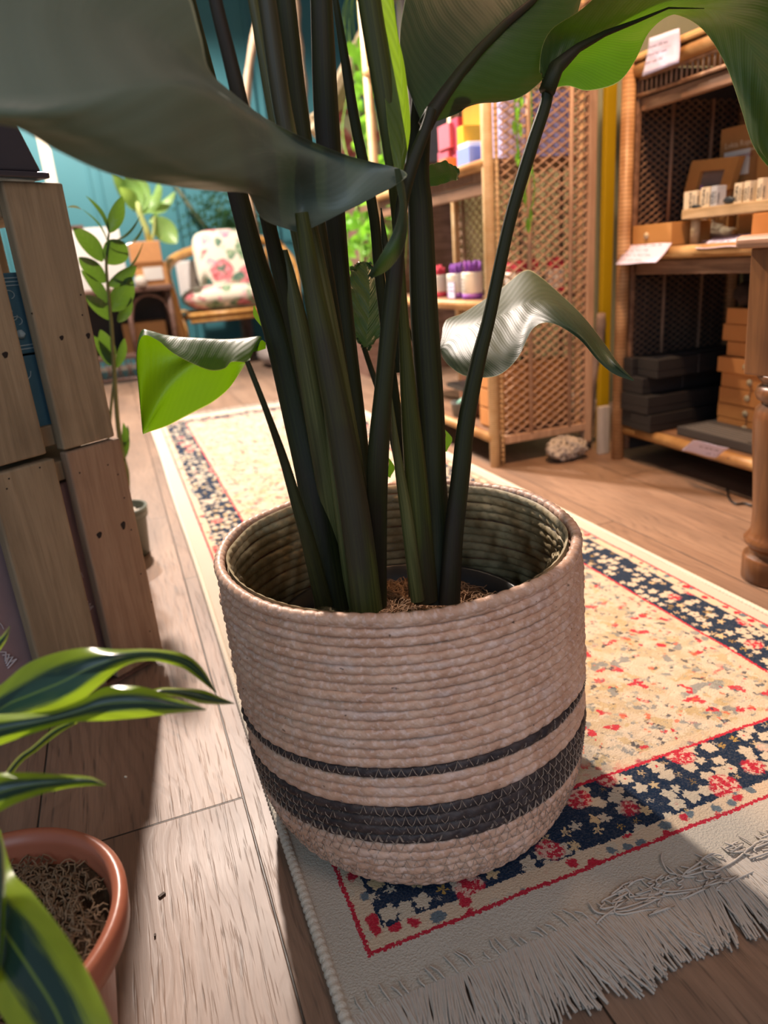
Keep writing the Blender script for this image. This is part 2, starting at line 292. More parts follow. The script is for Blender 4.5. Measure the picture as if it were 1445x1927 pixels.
M_THREAD=P('stitch_thread',(.42,.32,.25),rough=.5)
M_SOIL=mat_soil('coir_soil',(.10,.055,.032),(.24,.14,.08))
M_SOIL2=mat_soil('potting_soil',(.10,.062,.036),(.22,.14,.085),90)
M_FIBRE=P('coir_fibre',(.34,.20,.11),rough=.8)
M_FIBRE2=P('soil_fibre',(.24,.155,.09),rough=.9)
M_BLACKP=P('black_plastic',(.012,.012,.013),rough=.35,bump=0)
M_TERRA=P('terracotta_plastic',(.42,.135,.075),rough=.33,var=.05,bump=.03,spec=.5)
M_TERRAB=P('terracotta_plastic_body',(.40,.22,.18),rough=.5,var=.05,bump=.03)
M_PEBBLE=P('white_pebble',(.75,.70,.62),rough=.7)
M_GREYPOT=P('grey_green_pot',(.14,.15,.12),rough=.4)
M_RUGEDGE=P('rug_plain_weave',(.62,.57,.48),rough=.95,scale=400,bump=.5,spec=.05)
M_FRINGE=P('fringe_cotton',(.52,.47,.41),rough=.9,scale=200,spec=.05)
M_KRAFT=P('kraft_card',(.52,.26,.08),rough=.7,var=.08)
M_KRAFTO=P('orange_kraft_card',(.56,.24,.075),rough=.7,var=.08)
M_BLACKCARD=P('black_card',(.016,.016,.018),rough=.6,var=.2,bump=.05)
M_PAPER=P('lilac_white_paper',(.74,.70,.95),rough=.8,var=.03,bump=.02)
M_WHITE=P('white_card',(.82,.80,.76),rough=.7,var=.03,bump=.02)
M_CREAM=P('cream_card',(.78,.70,.55),rough=.7,var=.04,bump=.02)
M_INK=P('ink',(.10,.08,.16),rough=.7,var=0,bump=0)
M_INKD=P('dark_print',(.05,.045,.05),rough=.7,var=0,bump=0)
M_BUTTON=P('bone_button',(.55,.45,.30),rough=.4)

# ------------------------------------------------------------------ mesh helpers
class MB:
    def __init__(s): s.v=[]; s.f=[]; s.uv=[]
    def add(s,vs,fs,uvs=None):
        o=len(s.v); s.v+= [tuple(p) for p in vs]; s.f+=[tuple(o+i for i in f) for f in fs]
        s.uv+= list(uvs) if uvs is not None else [(0,0)]*len(vs); return s
    def grid(s,rows,closeu=False,closev=False,uv=True):
        n=len(rows); m=len(rows[0]); vs=[p for r in rows for p in r]; fs=[]
        for i in range(n if closev else n-1):
            for j in range(m if closeu else m-1):
                a=i*m+j; b=i*m+(j+1)%m; c=((i+1)%n)*m+(j+1)%m; d=((i+1)%n)*m+j; fs.append((a,b,c,d))
        uvs=[(j/max(1,m-1),i/max(1,n-1)) for i in range(n) for j in range(m)]
        return s.add(vs,fs,uvs)
    def box(s,c,size,rot=None,axes=None):
        c=Vector(c); h=Vector(size)/2
        if axes is None:
            R=Matrix.Rotation(rot,3,'Z') if rot else Matrix.Identity(3); axes=[R.col[0],R.col[1],R.col[2]]
        vs=[c+axes[0]*(h.x*i)+axes[1]*(h.y*j)+axes[2]*(h.z*k) for i in(-1,1) for j in(-1,1) for k in(-1,1)]
        return s.add(vs,[(0,1,3,2),(4,6,7,5),(0,4,5,1),(2,3,7,6),(0,2,6,4),(1,5,7,3)])
    def bb(s,lo,hi): return s.box([(a+b)/2 for a,b in zip(lo,hi)],[b-a for a,b in zip(lo,hi)])
    def tube(s,pts,rad,n=8,cap=True,sq=1.0,ref=None):
        pts=[Vector(p) for p in pts]; rows=[]
        if not hasattr(rad,'__len__'): rad=[rad]*len(pts)
        prev=Vector(ref) if ref else None
        for i,p in enumerate(pts):
            t=(pts[min(i+1,len(pts)-1)]-pts[max(i-1,0)])
            if t.length<1e-9: t=Vector((0,0,1))
            t.normalize()
            if prev is None: prev=t.orthogonal()
            a=(prev-t*prev.dot(t)); 
            if a.length<1e-6: a=t.orthogonal()
            a.normalize(); prev=a; b=t.cross(a)
            rows.append([p+a*(math.cos(2*PI*k/n)*rad[i])+b*(math.sin(2*PI*k/n)*rad[i]*sq) for k in range(n)])
        o=len(s.v); s.grid(rows,closeu=True)
        if cap:
            s.f.append(tuple(o+k for k in range(n))[::-1]); s.f.append(tuple(o+(len(pts)-1)*n+k for k in range(n)))
        return s
    def lathe(s,prof,c,n=48,cap=True):
        c=Vector(c); rows=[[c+Vector((r*math.cos(2*PI*k/n),r*math.sin(2*PI*k/n),z)) for k in range(n)] for r,z in prof]
        o=len(s.v); s.grid(rows,closeu=True)
        if cap: s.f.append(tuple(o+k for k in range(n))[::-1]); s.f.append(tuple(o+(len(prof)-1)*n+k for k in range(n)))
        return s
    def blob(s,c,r,n=12,m=8,jit=0,sd=0,axes=None):
        rr=random.Random(sd); c=Vector(c); rows=[]
        for i in range(m+1):
            a=PI*i/m; rows.append([])
            for k in range(n):
                b=2*PI*k/n; j=1+jit*(rr.random()-.5) if 0<i<m else 1
                rows[-1].append(c+Vector((r[0]*math.sin(a)*math.cos(b),r[1]*math.sin(a)*math.sin(b),-r[2]*math.cos(a)))*j)
        return s.grid(rows,closeu=True)
    def build(s,name,mat,parent=None,smooth=False,bevel=0,base=None,solid=0,subsurf=0):
        me=bpy.data.meshes.new(name)
        A=np.array([tuple(p) for p in s.v],dtype=float)
        if parent is not None: b=BASE[parent.name]
        elif base is not None: b=Vector(base)
        else: lo=A.min(0);hi=A.max(0); b=Vector(((lo[0]+hi[0])/2,(lo[1]+hi[1])/2,lo[2]))
        A=A-np.array(b)
        me.from_pydata(A.tolist(),[],s.f); 
        ul=me.uv_layers.new(name='UVMap'); li=np.zeros(len(me.loops),dtype=np.int32); me.loops.foreach_get('vertex_index',li)
        ul.data.foreach_set('uv',np.array(s.uv,dtype=np.float32)[li].ravel())
        if smooth: me.shade_smooth()
        me.materials.append(mat)
        o=bpy.data.objects.new(name,me); COL.objects.link(o)
        if bevel: m=o.modifiers.new('bevel','BEVEL'); m.width=bevel; m.segments=2; m.limit_method='ANGLE'
        if solid: m=o.modifiers.new('solid','SOLIDIFY'); m.thickness=solid; m.offset=0
        if subsurf: m=o.modifiers.new('sub','SUBSURF'); m.levels=subsurf; m.render_levels=subsurf
        BASE[o.name]=b
        if parent is not None: o.parent=parent
        else: o.location=b
        return o
BASE={}
def tag(o,label=None,cat=None,group=None,kind=None):
    if label: o['label']=label
    if cat: o['category']=cat
    if group: o['group']=group
    if kind: o['kind']=kind
    return o
def thing(name,label,cat,loc,group=None):
    o=bpy.data.objects.new(name,None); o.empty_display_size=.05; COL.objects.link(o); o.location=loc; BASE[o.name]=Vector(loc); return tag(o,label,cat,group)
def struct(mb,name,mat,**k): o=mb.build(name,mat,**k); o['kind']='structure'; return o
def copy_thing(o,loc,rotz=None,label=None,group=None):
    r=o.copy(); COL.objects.link(r); r.location=loc
    if rotz is not None: r.rotation_euler=(0,0,rotz)
    if label: r['label']=label
    if group: r['group']=group
    for c in list(o.children):
        d=c.copy(); COL.objects.link(d); d.parent=r
        for g in list(c.children):
            e=g.copy(); COL.objects.link(e); e.parent=d
    return r
def cr(pts,n):
    """catmull-rom resample, pts list of Vectors/arrays"""
    A=[np.array(tuple(p),dtype=float) for p in pts]; 
    if len(A)==2: return [A[0]+(A[1]-A[0])*k/(n-1) for k in range(n)]
    A=[2*A[0]-A[1]]+A+[2*A[-1]-A[-2]]; out=[]
    for k in range(n):
        t=k/(n-1)*(len(A)-3); i=min(int(t),len(A)-4); f=t-i; p0,p1,p2,p3=A[i:i+4]
        out.append(.5*((2*p1)+(-p0+p2)*f+(2*p0-5*p1+4*p2-p3)*f*f+(-p0+3*p1-3*p2+p3)*f**3))
    return out
def V(a): return Vector((float(a[0]),float(a[1]),float(a[2])))
def loft(sections,nu=24,nv=40,ripple=0,rf=9):
    """sections: base->tip list of control point rows (3D) across the blade"""
    K=len(sections[0]); rows=[cr(s_,nu) for s_ in sections]
    cols=[cr([r[j] for r in rows],nv) for j in range(nu)]
    out=[[V(cols[j][i]) for j in range(nu)] for i in range(nv)]
    if ripple:
        for i in range(1,nv-1):
            for j in range(nu):
                a=abs(2*j/(nu-1)-1); d=(out[i][min(j+1,nu-1)]-out[i][max(j-1,0)]).cross(out[min(i+1,nv-1)][j]-out[max(i-1,0)][j])
                if d.length>1e-9: out[i][j]=out[i][j]+d.normalized()*(ripple*a*a*math.sin(i*rf/ nv*6.28+j*.15))
    return MB().grid(out)
def textmesh(name,s,size,mat,parent,origin,xdir,ydir,ext=.0002,align='LEFT'):
    cu=bpy.data.curves.new(name,'FONT'); cu.body=s; cu.size=size; cu.align_x=align; cu.extrude=ext; cu.resolution_u=2
    to=bpy.data.objects.new(name+'_tmp',cu); COL.objects.link(to); bpy.context.view_layer.update()
    me=bpy.data.meshes.new_from_object(to.evaluated_get(bpy.context.evaluated_depsgraph_get())); 
    COL.objects.unlink(to); bpy.data.objects.remove(to)
    xd=Vector(xdir).normalized(); yd=Vector(ydir).normalized(); zd=xd.cross(yd); org=Vector(origin)-BASE[parent.name]
    for v_ in me.vertices: v_.co=org+xd*v_.co.x+yd*v_.co.y+zd*v_.co.z
    me.materials.clear(); me.materials.append(mat); o=bpy.data.objects.new(name,me); COL.objects.link(o); o.parent=parent; BASE[o.name]=BASE[parent.name]; return o
def scribble(mb,org,xd,yd,w,lines,lh,sd=0,r=.0004,amp=.35):
    """handwriting-like squiggle lines"""
    q=random.Random(sd); xd=Vector(xd).normalized(); yd=Vector(yd).normalized(); zd=xd.cross(yd)
    for k in range(lines):
        x=w*q.uniform(.02,.12); end=w*q.uniform(.72,.97)
        while x<end:
            wl=q.uniform(.10,.22)*w; pts=[]; n=int(wl/lh*9)+4
            for i in range(n): pts.append(Vector(org)+xd*(x+wl*i/n)+yd*(-lh*(k+.6)+lh*amp*(q.random()-.4)*(1 if i%2 else -.6))+zd*.0006)
            mb.tube(pts,r,3,False); x+=wl+w*.03

# ------------------------------------------------------------------ room shell
struct(MB().bb((-2.6,-2.4,-.05),(3.6,6.4,0)),'floor',M_FLOOR,base=(0,0,0))
M_TEAL=P('teal_wall_paint',(.06,.22,.26),rough=.55,var=.08,scale=3,bump=.02)
M_DARKBACK=P('dark_backing_and_shade',(.05,.045,.045),rough=.8)  # near-black: shade behind the shelf lattice, and the side table's backing
M_CEIL=P('ceiling_paint',(.55,.54,.52),rough=.9)
struct(MB().bb((-2.6,6.3,0),(3.6,6.4,2.8)),'wall_back',M_TEAL)
struct(MB().bb((1.92,-.6,0),(2.0,3.9,2.8)),'wall_right',P('olive_wall_paint',(.085,.062,.018),rough=.8))
struct(MB().bb((-2.6,-.2,2.8),(3.6,6.4,2.86)),'ceiling',M_CEIL)
struct(MB().bb((-2.7,1.5,0),(-2.6,6.4,2.8)),'wall_left',M_TEAL)
k=1
for xx in (-.62,.03,.10,.62,.69,1.35,1.42):
    struct(MB().bb((xx,6.275,.15),(xx+.022,6.3,2.6)),'trim_%d'%k,M_TEAL,bevel=.004); k+=1
struct(MB().bb((-2.6,6.27,0),(3.6,6.3,.12)),'baseboard_back',M_TEAL)

# ------------------------------------------------------------------ rug
rug=thing('patterned_rug','cream and navy floral rug with red border lines and fringed end on the floor','rug',(0,0,0))
g=MB(); nx,ny=60,190; q=random.Random(3)
rows=[]
for i in range(ny+1):
    y=.455+(3.56-.455)*i/ny; rows.append([Vector((.082+(.988-.082)*j/nx, y, .0062+.0006*math.sin(j*.9+i*.3)+.0004*math.sin(i*.7-j*.5))) for j in range(nx+1)])
g.grid(rows); g.bb((.082,.455,.0005),(.988,3.56,.0055)); g.build('pile',M_RUG,rug,smooth=False)
g=MB()
for X in (.080,.990):
    pts=[];rad=[]
    for i in range(1400):
        y=.452+3.11*i/1399; pts.append((X+.0012*math.sin(y*5),y,.0056)); rad.append(.0050+.0012*(i%4<3))
    g.tube(pts,rad,8,True,1.0)
g.build('selvedge',M_RUGEDGE,rug,smooth=True)
g=MB(); q=random.Random(11)
def strand(x,y0,dirx,L,z0=.0055,wig=1.0,back=1):
    pts=[]; n=9; ph=q.uniform(0,6.28); am=q.uniform(.0008,.004)*wig; zz=q.uniform(.0012,.0075)
    for i in range(n):
        t=i/(n-1); y=y0-back*L*t; xx=x+dirx*L*t+am*math.sin(ph+t*q.uniform(3,5))*t
        pts.append((xx,y,z0*(1-t)+zz*(t if t<1 else t)+.0015*math.sin(t*PI)))
    g.tube(pts,[.0014]*n,4,False)
x=.080
while x<.992:
    t=(x-.08)/.9; dx=.18*math.sin(x*23)+.12*math.sin(x*61+1)+q.uniform(-.10,.10)-.05
    for k in range(3): strand(x+q.uniform(-.001,.001),.458+q.uniform(-.001,.002),dx+q.uniform(-.06,.06),q.uniform(.060,.088)*(1-.10*abs(math.sin(x*19))))
    x+=.00165
for k in range(26):  # loose curled threads lying on the plain end band
    x0=q.uniform(.36,.80); y0=q.uniform(.455,.48); pts=[]; a=q.uniform(0,6.28); r=q.uniform(.010,.030)
    for i in range(18): pts.append((x0+r*1.4*math.cos(a+i*.28)+.002*i*q.uniform(-.3,1),y0+r*.6*math.sin(a+i*.28)-.0012*i,.009+.001*math.sin(i)))
    g.tube([V(p) for p in cr(pts,30)],.0012,4,False)
for k in range(70):
    x0=.1+.8*k/70+q.uniform(-.004,.004); L=q.uniform(.008,.02); g.tube([(x0,.458,.0075),(x0-.003,.458+L*.5,.0095),(x0-.005+q.uniform(-.004,.004),.458+L,.0078)],.001,4,False)
x=.085
while x<.985: strand(x,3.558,q.uniform(-.2,.2),.08,back=-1); x+=.006
fr=g.build('fringe',M_FRINGE,rug,smooth=True); fr['kind']='stuff'

# ------------------------------------------------------------------ woven basket
BX,BY=.2665,.7335
basket=thing('woven_basket','round cream straw basket with dark brown stripes standing on the rug','basket',(BX,BY,.007))
prof=[(.343,.206),(.30,.207),(.24,.2055),(.18,.2045),(.11,.202),(.07,.196),(.045,.188),(.025,.176),(.015,.163),(.0105,.148)]
RIMZ=.343
def OY(z): return (z-.346)*.09+.008
def TZ(z): return .019*max(0,math.sin(PI*min(1,max(0,z/.34))))
def RZ(z):
    z=max(.0105,min(RIMZ,z))
    for (z1,r1),(z0,r0_) in zip(prof,prof[1:]):
        if z>=z0:
            t=(z-z0)/(z1-z0); return r0_+(r1-r0_)*t
    return prof[-1][1]
rows_z=[]; z=.365; 
# arc-length rows
fine=[(zz,RZ(zz)) for zz in np.linspace(RIMZ,.0105,1200)]
s=0; acc=[0]
for (a,b),(c,d) in zip(fine,fine[1:]): s+=math.hypot(a-c,b-d); acc.append(s)
pitch=.0107; NR=int(s/pitch)
cent=[]
for k in range(NR):
    target=(k+.5)*s/NR; i=min(range(len(acc)),key=lambda j:abs(acc[j]-target)); a=fine[i]; b=fine[min(i+3,len(fine)-1)] if i<len(fine)-4 else fine[i]; c=fine[max(i-3,0)]
    tz,tr=b[0]-c[0],b[1]-c[1]; L=math.hypot(tz,tr) or 1; cent.append((a[0],a[1],tz/L,tr/L))
hp=s/NR/2
qb=random.Random(5)
def coilrows(idx,outer=True,NT_=640,seg=7):
    mb=MB()
    for k in idx:
        z0,r0_,tz,tr=cent[k]; nz,nr=(tr,-tz)  # outward normal (r,z) : rotate tangent
        if nr<0: nz,nr=-nz,-nr
        ph=qb.uniform(0,6.28); wraps=66; rows=[]
        wob=[qb.uniform(-1,1) for _ in range(8)]
        for a in range(NT_):
            th=2*PI*a/NT_; prow=[]
            w_=.0006*(math.sin(3*th+wob[0]*3)+math.sin(7*th+wob[1]*3)+.6*math.sin(13*th+wob[2]*3))
            for j in range(seg+1):
                al=(j/seg-.5)*PI*1.02  # around coil front half
                tw=abs(math.sin(.5*(wraps*th+ph+al*1.6+.8*math.sin(5*th+wob[3]*3))))**.75
                rad=hp*1.06; bulge=(hp*.78)*(math.cos(al)) *(.50+.56*tw)
                off=math.sin(al)*hp*1.0
                sgn=1 if outer else -1
                rr=r0_+ (bulge*sgn)*nr - (0 if outer else .010) + off*tr*1.0+ w_*1.2
                zz=z0+ (bulge*sgn)*nz*1 + off*tz+ w_*.8
                prow.append(Vector((BX+rr*math.cos(th),BY+OY(zz)+rr*math.sin(th),zz-TZ(zz)*math.sin(th))))
            rows.append(prow)
        mb.grid(rows,closev=True)
    return mb
dark1=[k for k in range(NR) if .150<cent[k][0]<.168]; dark1=dark1[:1]
dark2=[k for k in range(NR) if .089<cent[k][0]<.130]
light=[k for k in range(NR) if k not in dark1 and k not in dark2]
coilrows(light).build('straw_wall',M_STRAW,basket,smooth=True)
tag(coilrows(dark1).build('dark_stripe',M_DARKSTRAW,basket,smooth=True),'single thin dark brown coil')
tag(coilrows(dark2).build('dark_band',M_DARKSTRAW,basket,smooth=True),'wide dark brown band of coils')
coilrows([k for k in range(NR) if cent[k][0]>.15],False,480,5).build('inner_wall',M_STRAWIN,basket,smooth=True)
g=MB(); pts=[];rad=[]
N=900
for a in range(N+1):
    th=2*PI*a/N; tw=abs(math.sin(.5*(90*th+.8*math.sin(5*th))))**.6
    pts.append((BX+.2055*math.cos(th),BY+OY(.343)+.2055*math.sin(th),.3405+.0012*math.sin(3*th)+.0009*math.sin(8*th))); rad.append(.0064*(.86+.18*tw))
g.tube(pts,rad,10,False); g.build('rim_coil',M_STRAW,basket,smooth=True)
g=MB().lathe([(.0,.010),(.144,.009),(.15,.012)],(BX,BY+OY(0),0),64,False); g.build('bottom',M_STRAW,basket,smooth=True)
g=MB()
for k in dark1+dark2+[k for k in range(NR) if cent[k][0]<.1]:
    z0,r0_,tz,tr=cent[k]; nst=118; ph=qb.uniform(0,1); pts=[]
    for a in range(nst*2+1):
        th=PI*a/nst+ph; side=1 if a%2 else -1; o=side*hp*.98; rr=r0_+o*tr+hp*.80; zz=z0+o*tz
        if a: # mid bulge
            rm=r0_+hp*.86; tm=th-.5*PI/nst; pts.append((BX+rm*math.cos(tm),BY+OY(z0)+rm*math.sin(tm),z0-TZ(z0)*math.sin(tm)+qb.uniform(-.0008,.0008)))
        rr=r0_+o*tr+hp*.36; pts.append((BX+rr*math.cos(th),BY+OY(zz)+rr*math.sin(th),zz-TZ(zz)*math.sin(th)+qb.uniform(-.001,.001)))
    g.tube(pts,.00042,4,False)
g.build('stitching',M_THREAD,basket,smooth=True)
t=NT('clear_plastic_film'); nz=t.noise(t.coord(),60,3); gl=t.n('ShaderNodeBsdfGlossy'); t.lk((1,1,1),gl.inputs[0]); gl.inputs['Roughness'].default_value=.12; t.lk(t.bump(nz,.8,.004),gl.inputs['Normal'])
tp=t.n('ShaderNodeBsdfTransparent'); t.lk((.94,.95,.93),tp.inputs[0]); mx=t.n('ShaderNodeMixShader'); fz=t.n('ShaderNodeFresnel'); fz.inputs[0].default_value=1.35; t.t.links.new(fz.outputs[0],mx.inputs[0]); t.t.links.new(tp.outputs[0],mx.inputs[1]); t.t.links.new(gl.outputs[0],mx.inputs[2]); M_FILM=t.done(mx.outputs[0])
rows=[]
for i in range(14):
    z=.335-.14*i/13; rows.append([])
    for a in range(200):
        th=2*PI*a/200; r=.186-.004*i/13+.0016*math.sin(17*th+i*.8)+.001*math.sin(41*th-i); rows[-1].append(Vector((BX+r*math.cos(th),BY+OY(z)+r*math.sin(th),z+.004*math.sin(5*th)+(.003*math.sin(13*th) if i==0 else 0))))
MB().grid(rows,closeu=True).build('plastic_liner',M_FILM,basket,smooth=True)

# nursery pot inside the basket
np_=thing('nursery_pot','black plastic nursery pot of coir soil inside the straw basket','pot',(BX,BY,.012))
MB().lathe([(.12,.012),(.135,.02),(.155,.225),(.163,.226),(.163,.238),(.156,.238),(.150,.20)],(BX,BY,0),64,False).build('pot_wall',M_BLACKP,np_,smooth=True)
g=MB(); rows=[]; qs=random.Random(2)
for i in range(22):
    r=.153*i/21; rows.append([Vector((BX+r*math.cos(2*PI*a/90),BY+r*math.sin(2*PI*a/90),.218+.006*math.sin(a*.5+i)+qs.uniform(-.004,.004))) for a in range(90)])
g.grid(rows,closeu=True); g.build('soil',M_SOIL,np_,smooth=True)
def fibres(mb,cx,cy,R,z,n,L,rad,sd):
    q=random.Random(sd)
    for k in range(n):
        a=q.uniform(0,6.28); r=R*math.sqrt(q.random()); x=cx+r*math.cos(a); y=cy+r*math.sin(a); b=q.uniform(0,6.28); l=L*q.uniform(.4,1); c=q.uniform(-1.5,1.5); pts=[]
        for i in range(5):
            t=i/4; pts.append((x+l*t*math.cos(b+c*t),y+l*t*math.sin(b+c*t),z+q.uniform(-.002,.004)+.005*math.sin(PI*t)*q.uniform(.2,1)))
        mb.tube(pts,rad,3,False)
g=MB(); fibres(g,BX,BY,.135,.222,1100,.030,.0005,8); f_=g.build('coir_fibres',M_FIBRE,np_,smooth=True); f_['kind']='stuff'

# ------------------------------------------------------------------ bird of paradise
plant=thing('bird_of_paradise_plant','tall dark green plant of thick stalks and broad leaves growing out of the straw basket','plant',(BX,BY,.22))
def stalk(pts,mat,n=14,sq=.8,name='leaf_stalk',nseg=36,groove=.22):
    """pts: (px,py,width_px,Y)"""
    P3=[]; 
    for px,py,wd,Y in pts:
        p=ay(px,py,Y); P3.append((p.x,p.y,p.z,wd/2/FPX*depth(p)))
    R=cr(P3,nseg) ; mb=MB(); rows=[]; prev=Vector((1,0,0))
    for i,a in enumerate(R):
        p=V(a); t=(V(R[min(i+1,nseg-1)])-V(R[max(i-1,0)])).normalized(); u=(prev-t*prev.dot(t)).normalized(); prev=u; b=t.cross(u); r=max(a[3],.0008)
        m=24; row=[]
        for k_ in range(m):
            an=2*PI*k_/m; rr=r*(1-groove*math.exp(-((an-4.2)/.35)**2)+.03*math.sin(an*5+1)); row.append(p+u*(math.cos(an)*rr)+b*(math.sin(an)*rr*sq))
        rows.append(row)
    mb.grid(rows,closeu=True); o=mb.build(name,mat,plant,smooth=True); return o
def sec(*pts): return [ad(*p) for p in pts]
def blade(name,sections,mat,parent,nu=26,nv=44,**k):
    o=loft(sections,nu,nv,**k).build(name,mat,plant,smooth=True)
    if parent is not plant: o.parent=parent
    return o
B0=1140
# left clump
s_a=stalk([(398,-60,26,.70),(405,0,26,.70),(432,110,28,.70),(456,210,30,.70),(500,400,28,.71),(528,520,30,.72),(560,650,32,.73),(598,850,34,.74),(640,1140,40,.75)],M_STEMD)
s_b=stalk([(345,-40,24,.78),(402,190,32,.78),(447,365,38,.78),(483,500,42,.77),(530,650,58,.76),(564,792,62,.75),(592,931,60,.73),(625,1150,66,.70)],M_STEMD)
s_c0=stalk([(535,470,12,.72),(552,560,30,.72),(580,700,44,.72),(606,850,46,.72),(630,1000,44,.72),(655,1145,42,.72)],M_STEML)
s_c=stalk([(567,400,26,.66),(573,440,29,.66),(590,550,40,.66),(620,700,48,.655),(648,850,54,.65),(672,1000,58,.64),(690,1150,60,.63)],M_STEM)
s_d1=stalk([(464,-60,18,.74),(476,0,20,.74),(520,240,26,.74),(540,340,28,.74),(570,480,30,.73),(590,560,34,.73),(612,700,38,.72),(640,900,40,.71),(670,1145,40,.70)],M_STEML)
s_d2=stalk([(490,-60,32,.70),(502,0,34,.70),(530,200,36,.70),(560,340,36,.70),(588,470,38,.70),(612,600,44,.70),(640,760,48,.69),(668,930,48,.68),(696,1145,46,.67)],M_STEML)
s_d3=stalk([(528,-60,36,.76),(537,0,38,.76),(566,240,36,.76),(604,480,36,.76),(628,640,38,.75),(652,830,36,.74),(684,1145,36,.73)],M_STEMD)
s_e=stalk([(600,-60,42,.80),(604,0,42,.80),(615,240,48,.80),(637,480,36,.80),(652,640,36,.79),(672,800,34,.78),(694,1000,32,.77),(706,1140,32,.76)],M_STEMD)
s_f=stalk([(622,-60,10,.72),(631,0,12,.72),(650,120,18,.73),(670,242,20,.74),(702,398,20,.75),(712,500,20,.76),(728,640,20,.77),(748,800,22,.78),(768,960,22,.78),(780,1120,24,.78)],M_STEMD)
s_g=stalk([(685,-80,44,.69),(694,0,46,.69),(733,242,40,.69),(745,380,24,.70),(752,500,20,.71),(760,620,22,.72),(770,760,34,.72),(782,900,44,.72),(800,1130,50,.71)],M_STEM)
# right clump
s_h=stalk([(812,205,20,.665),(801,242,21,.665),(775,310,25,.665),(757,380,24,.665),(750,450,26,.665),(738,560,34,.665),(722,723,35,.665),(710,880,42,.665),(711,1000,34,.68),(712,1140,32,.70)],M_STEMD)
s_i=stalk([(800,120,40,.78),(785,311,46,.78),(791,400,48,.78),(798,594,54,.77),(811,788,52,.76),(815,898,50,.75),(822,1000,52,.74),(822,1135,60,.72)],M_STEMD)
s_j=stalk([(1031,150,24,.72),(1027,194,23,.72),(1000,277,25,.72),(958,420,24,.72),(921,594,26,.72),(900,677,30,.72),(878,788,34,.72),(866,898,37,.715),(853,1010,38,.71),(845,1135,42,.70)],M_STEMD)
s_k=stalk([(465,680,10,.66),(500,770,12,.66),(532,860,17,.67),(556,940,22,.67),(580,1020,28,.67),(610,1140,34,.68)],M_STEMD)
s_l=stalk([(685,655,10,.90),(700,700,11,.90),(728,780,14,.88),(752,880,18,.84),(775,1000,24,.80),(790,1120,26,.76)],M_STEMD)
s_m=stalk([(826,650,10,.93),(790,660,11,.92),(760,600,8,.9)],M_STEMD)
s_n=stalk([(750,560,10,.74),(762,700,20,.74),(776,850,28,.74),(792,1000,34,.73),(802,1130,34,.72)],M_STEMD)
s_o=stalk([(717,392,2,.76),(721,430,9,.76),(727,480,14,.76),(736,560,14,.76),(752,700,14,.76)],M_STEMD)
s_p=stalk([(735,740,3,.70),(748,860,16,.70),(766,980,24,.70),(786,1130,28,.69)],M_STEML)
# big blurred front leaf
L1=[sec((560,438,.64),(563,437,.64),(567,436,.64),(572,435,.64),(577,434,.64)),
    sec((494,412,.60),(530,418,.63),(566,395,.65),(600,415,.64),(637,404,.62)),
    sec((466,364,.56),(520,380,.61),(563,345,.63),(650,385,.64),(748,346,.62)),
    sec((420,361,.53),(490,352,.55),(538,300,.58),(650,312,.63),(757,320,.64)),
    sec((365,356,.49),(440,330,.50),(488,262,.54),(570,270,.60),(650,291,.62)),
    sec((290,345,.45),(370,310,.46),(430,207,.49),(470,210,.54),(520,234,.57)),
    sec((205,327,.42),(290,270,.42),(352,163,.44),(385,150,.49),(432,170,.53)),
    sec((110,285,.40),(180,250,.39),(250,164,.40),(310,100,.45),(392,128,.51)),
    sec((30,240,.38),(60,240,.37),(120,185,.37),(200,40,.42),(376,60,.50)),
    sec((-60,220,.37),(-60,220,.36),(-30,190,.35),(100,-40,.40),(338,-40,.49)),
    sec((-150,210,.36),(-150,200,.35),(-150,190,.34),(-30,-120,.38),(200,-160,.46)),
    sec((-230,190,.35),(-230,180,.35),(-230,170,.34),(-200,60,.36),(-120,-100,.40))]
blade('leaf_blade',L1,M_LEAFSHADE,s_c,30,60)
# big right leaf seen from below
L2=[sec((795,236,.68),(797,236,.68),(800,235,.68),(804,234,.68),(808,232,.68)),
    sec((776,188,.69),(785,200,.685),(812,215,.68),(835,222,.69),(858,215,.70)),
    sec((760,140,.70),(785,160,.69),(835,180,.68),(862,205,.70),(890,196,.72)),
    sec((752,85,.71),(790,110,.70),(868,135,.68),(905,180,.70),(940,192,.73)),
    sec((757,25,.73),(810,60,.71),(905,92,.69),(950,150,.71),(985,180,.74)),
    sec((775,-45,.75),(840,0,.73),(950,48,.70),(1000,110,.72),(1030,140,.75)),
    sec((820,-110,.78),(890,-60,.75),(1000,5,.72),(1050,50,.74),(1070,75,.76)),
    sec((900,-180,.80),(960,-130,.78),(1050,-50,.75),(1080,0,.76),(1092,5,.78)),
    sec((1060,-190,.83),(1070,-170,.82),(1090,-140,.80),(1100,-110,.80),(1110,-90,.80))]
blade('leaf_blade',L2,M_LEAF,s_h,26,44)
MB().tube([ad(*p) for p in [(800,238,.678),(812,214,.676),(836,178,.676),(868,134,.677),(905,91,.686),(950,46,.697),(1000,4,.716),(1050,-50,.745)]],[.0075,.0075,.0065,.0055,.0048,.0042,.0035,.002],10).build('midrib',M_STEMD,plant,smooth=True).parent=s_h
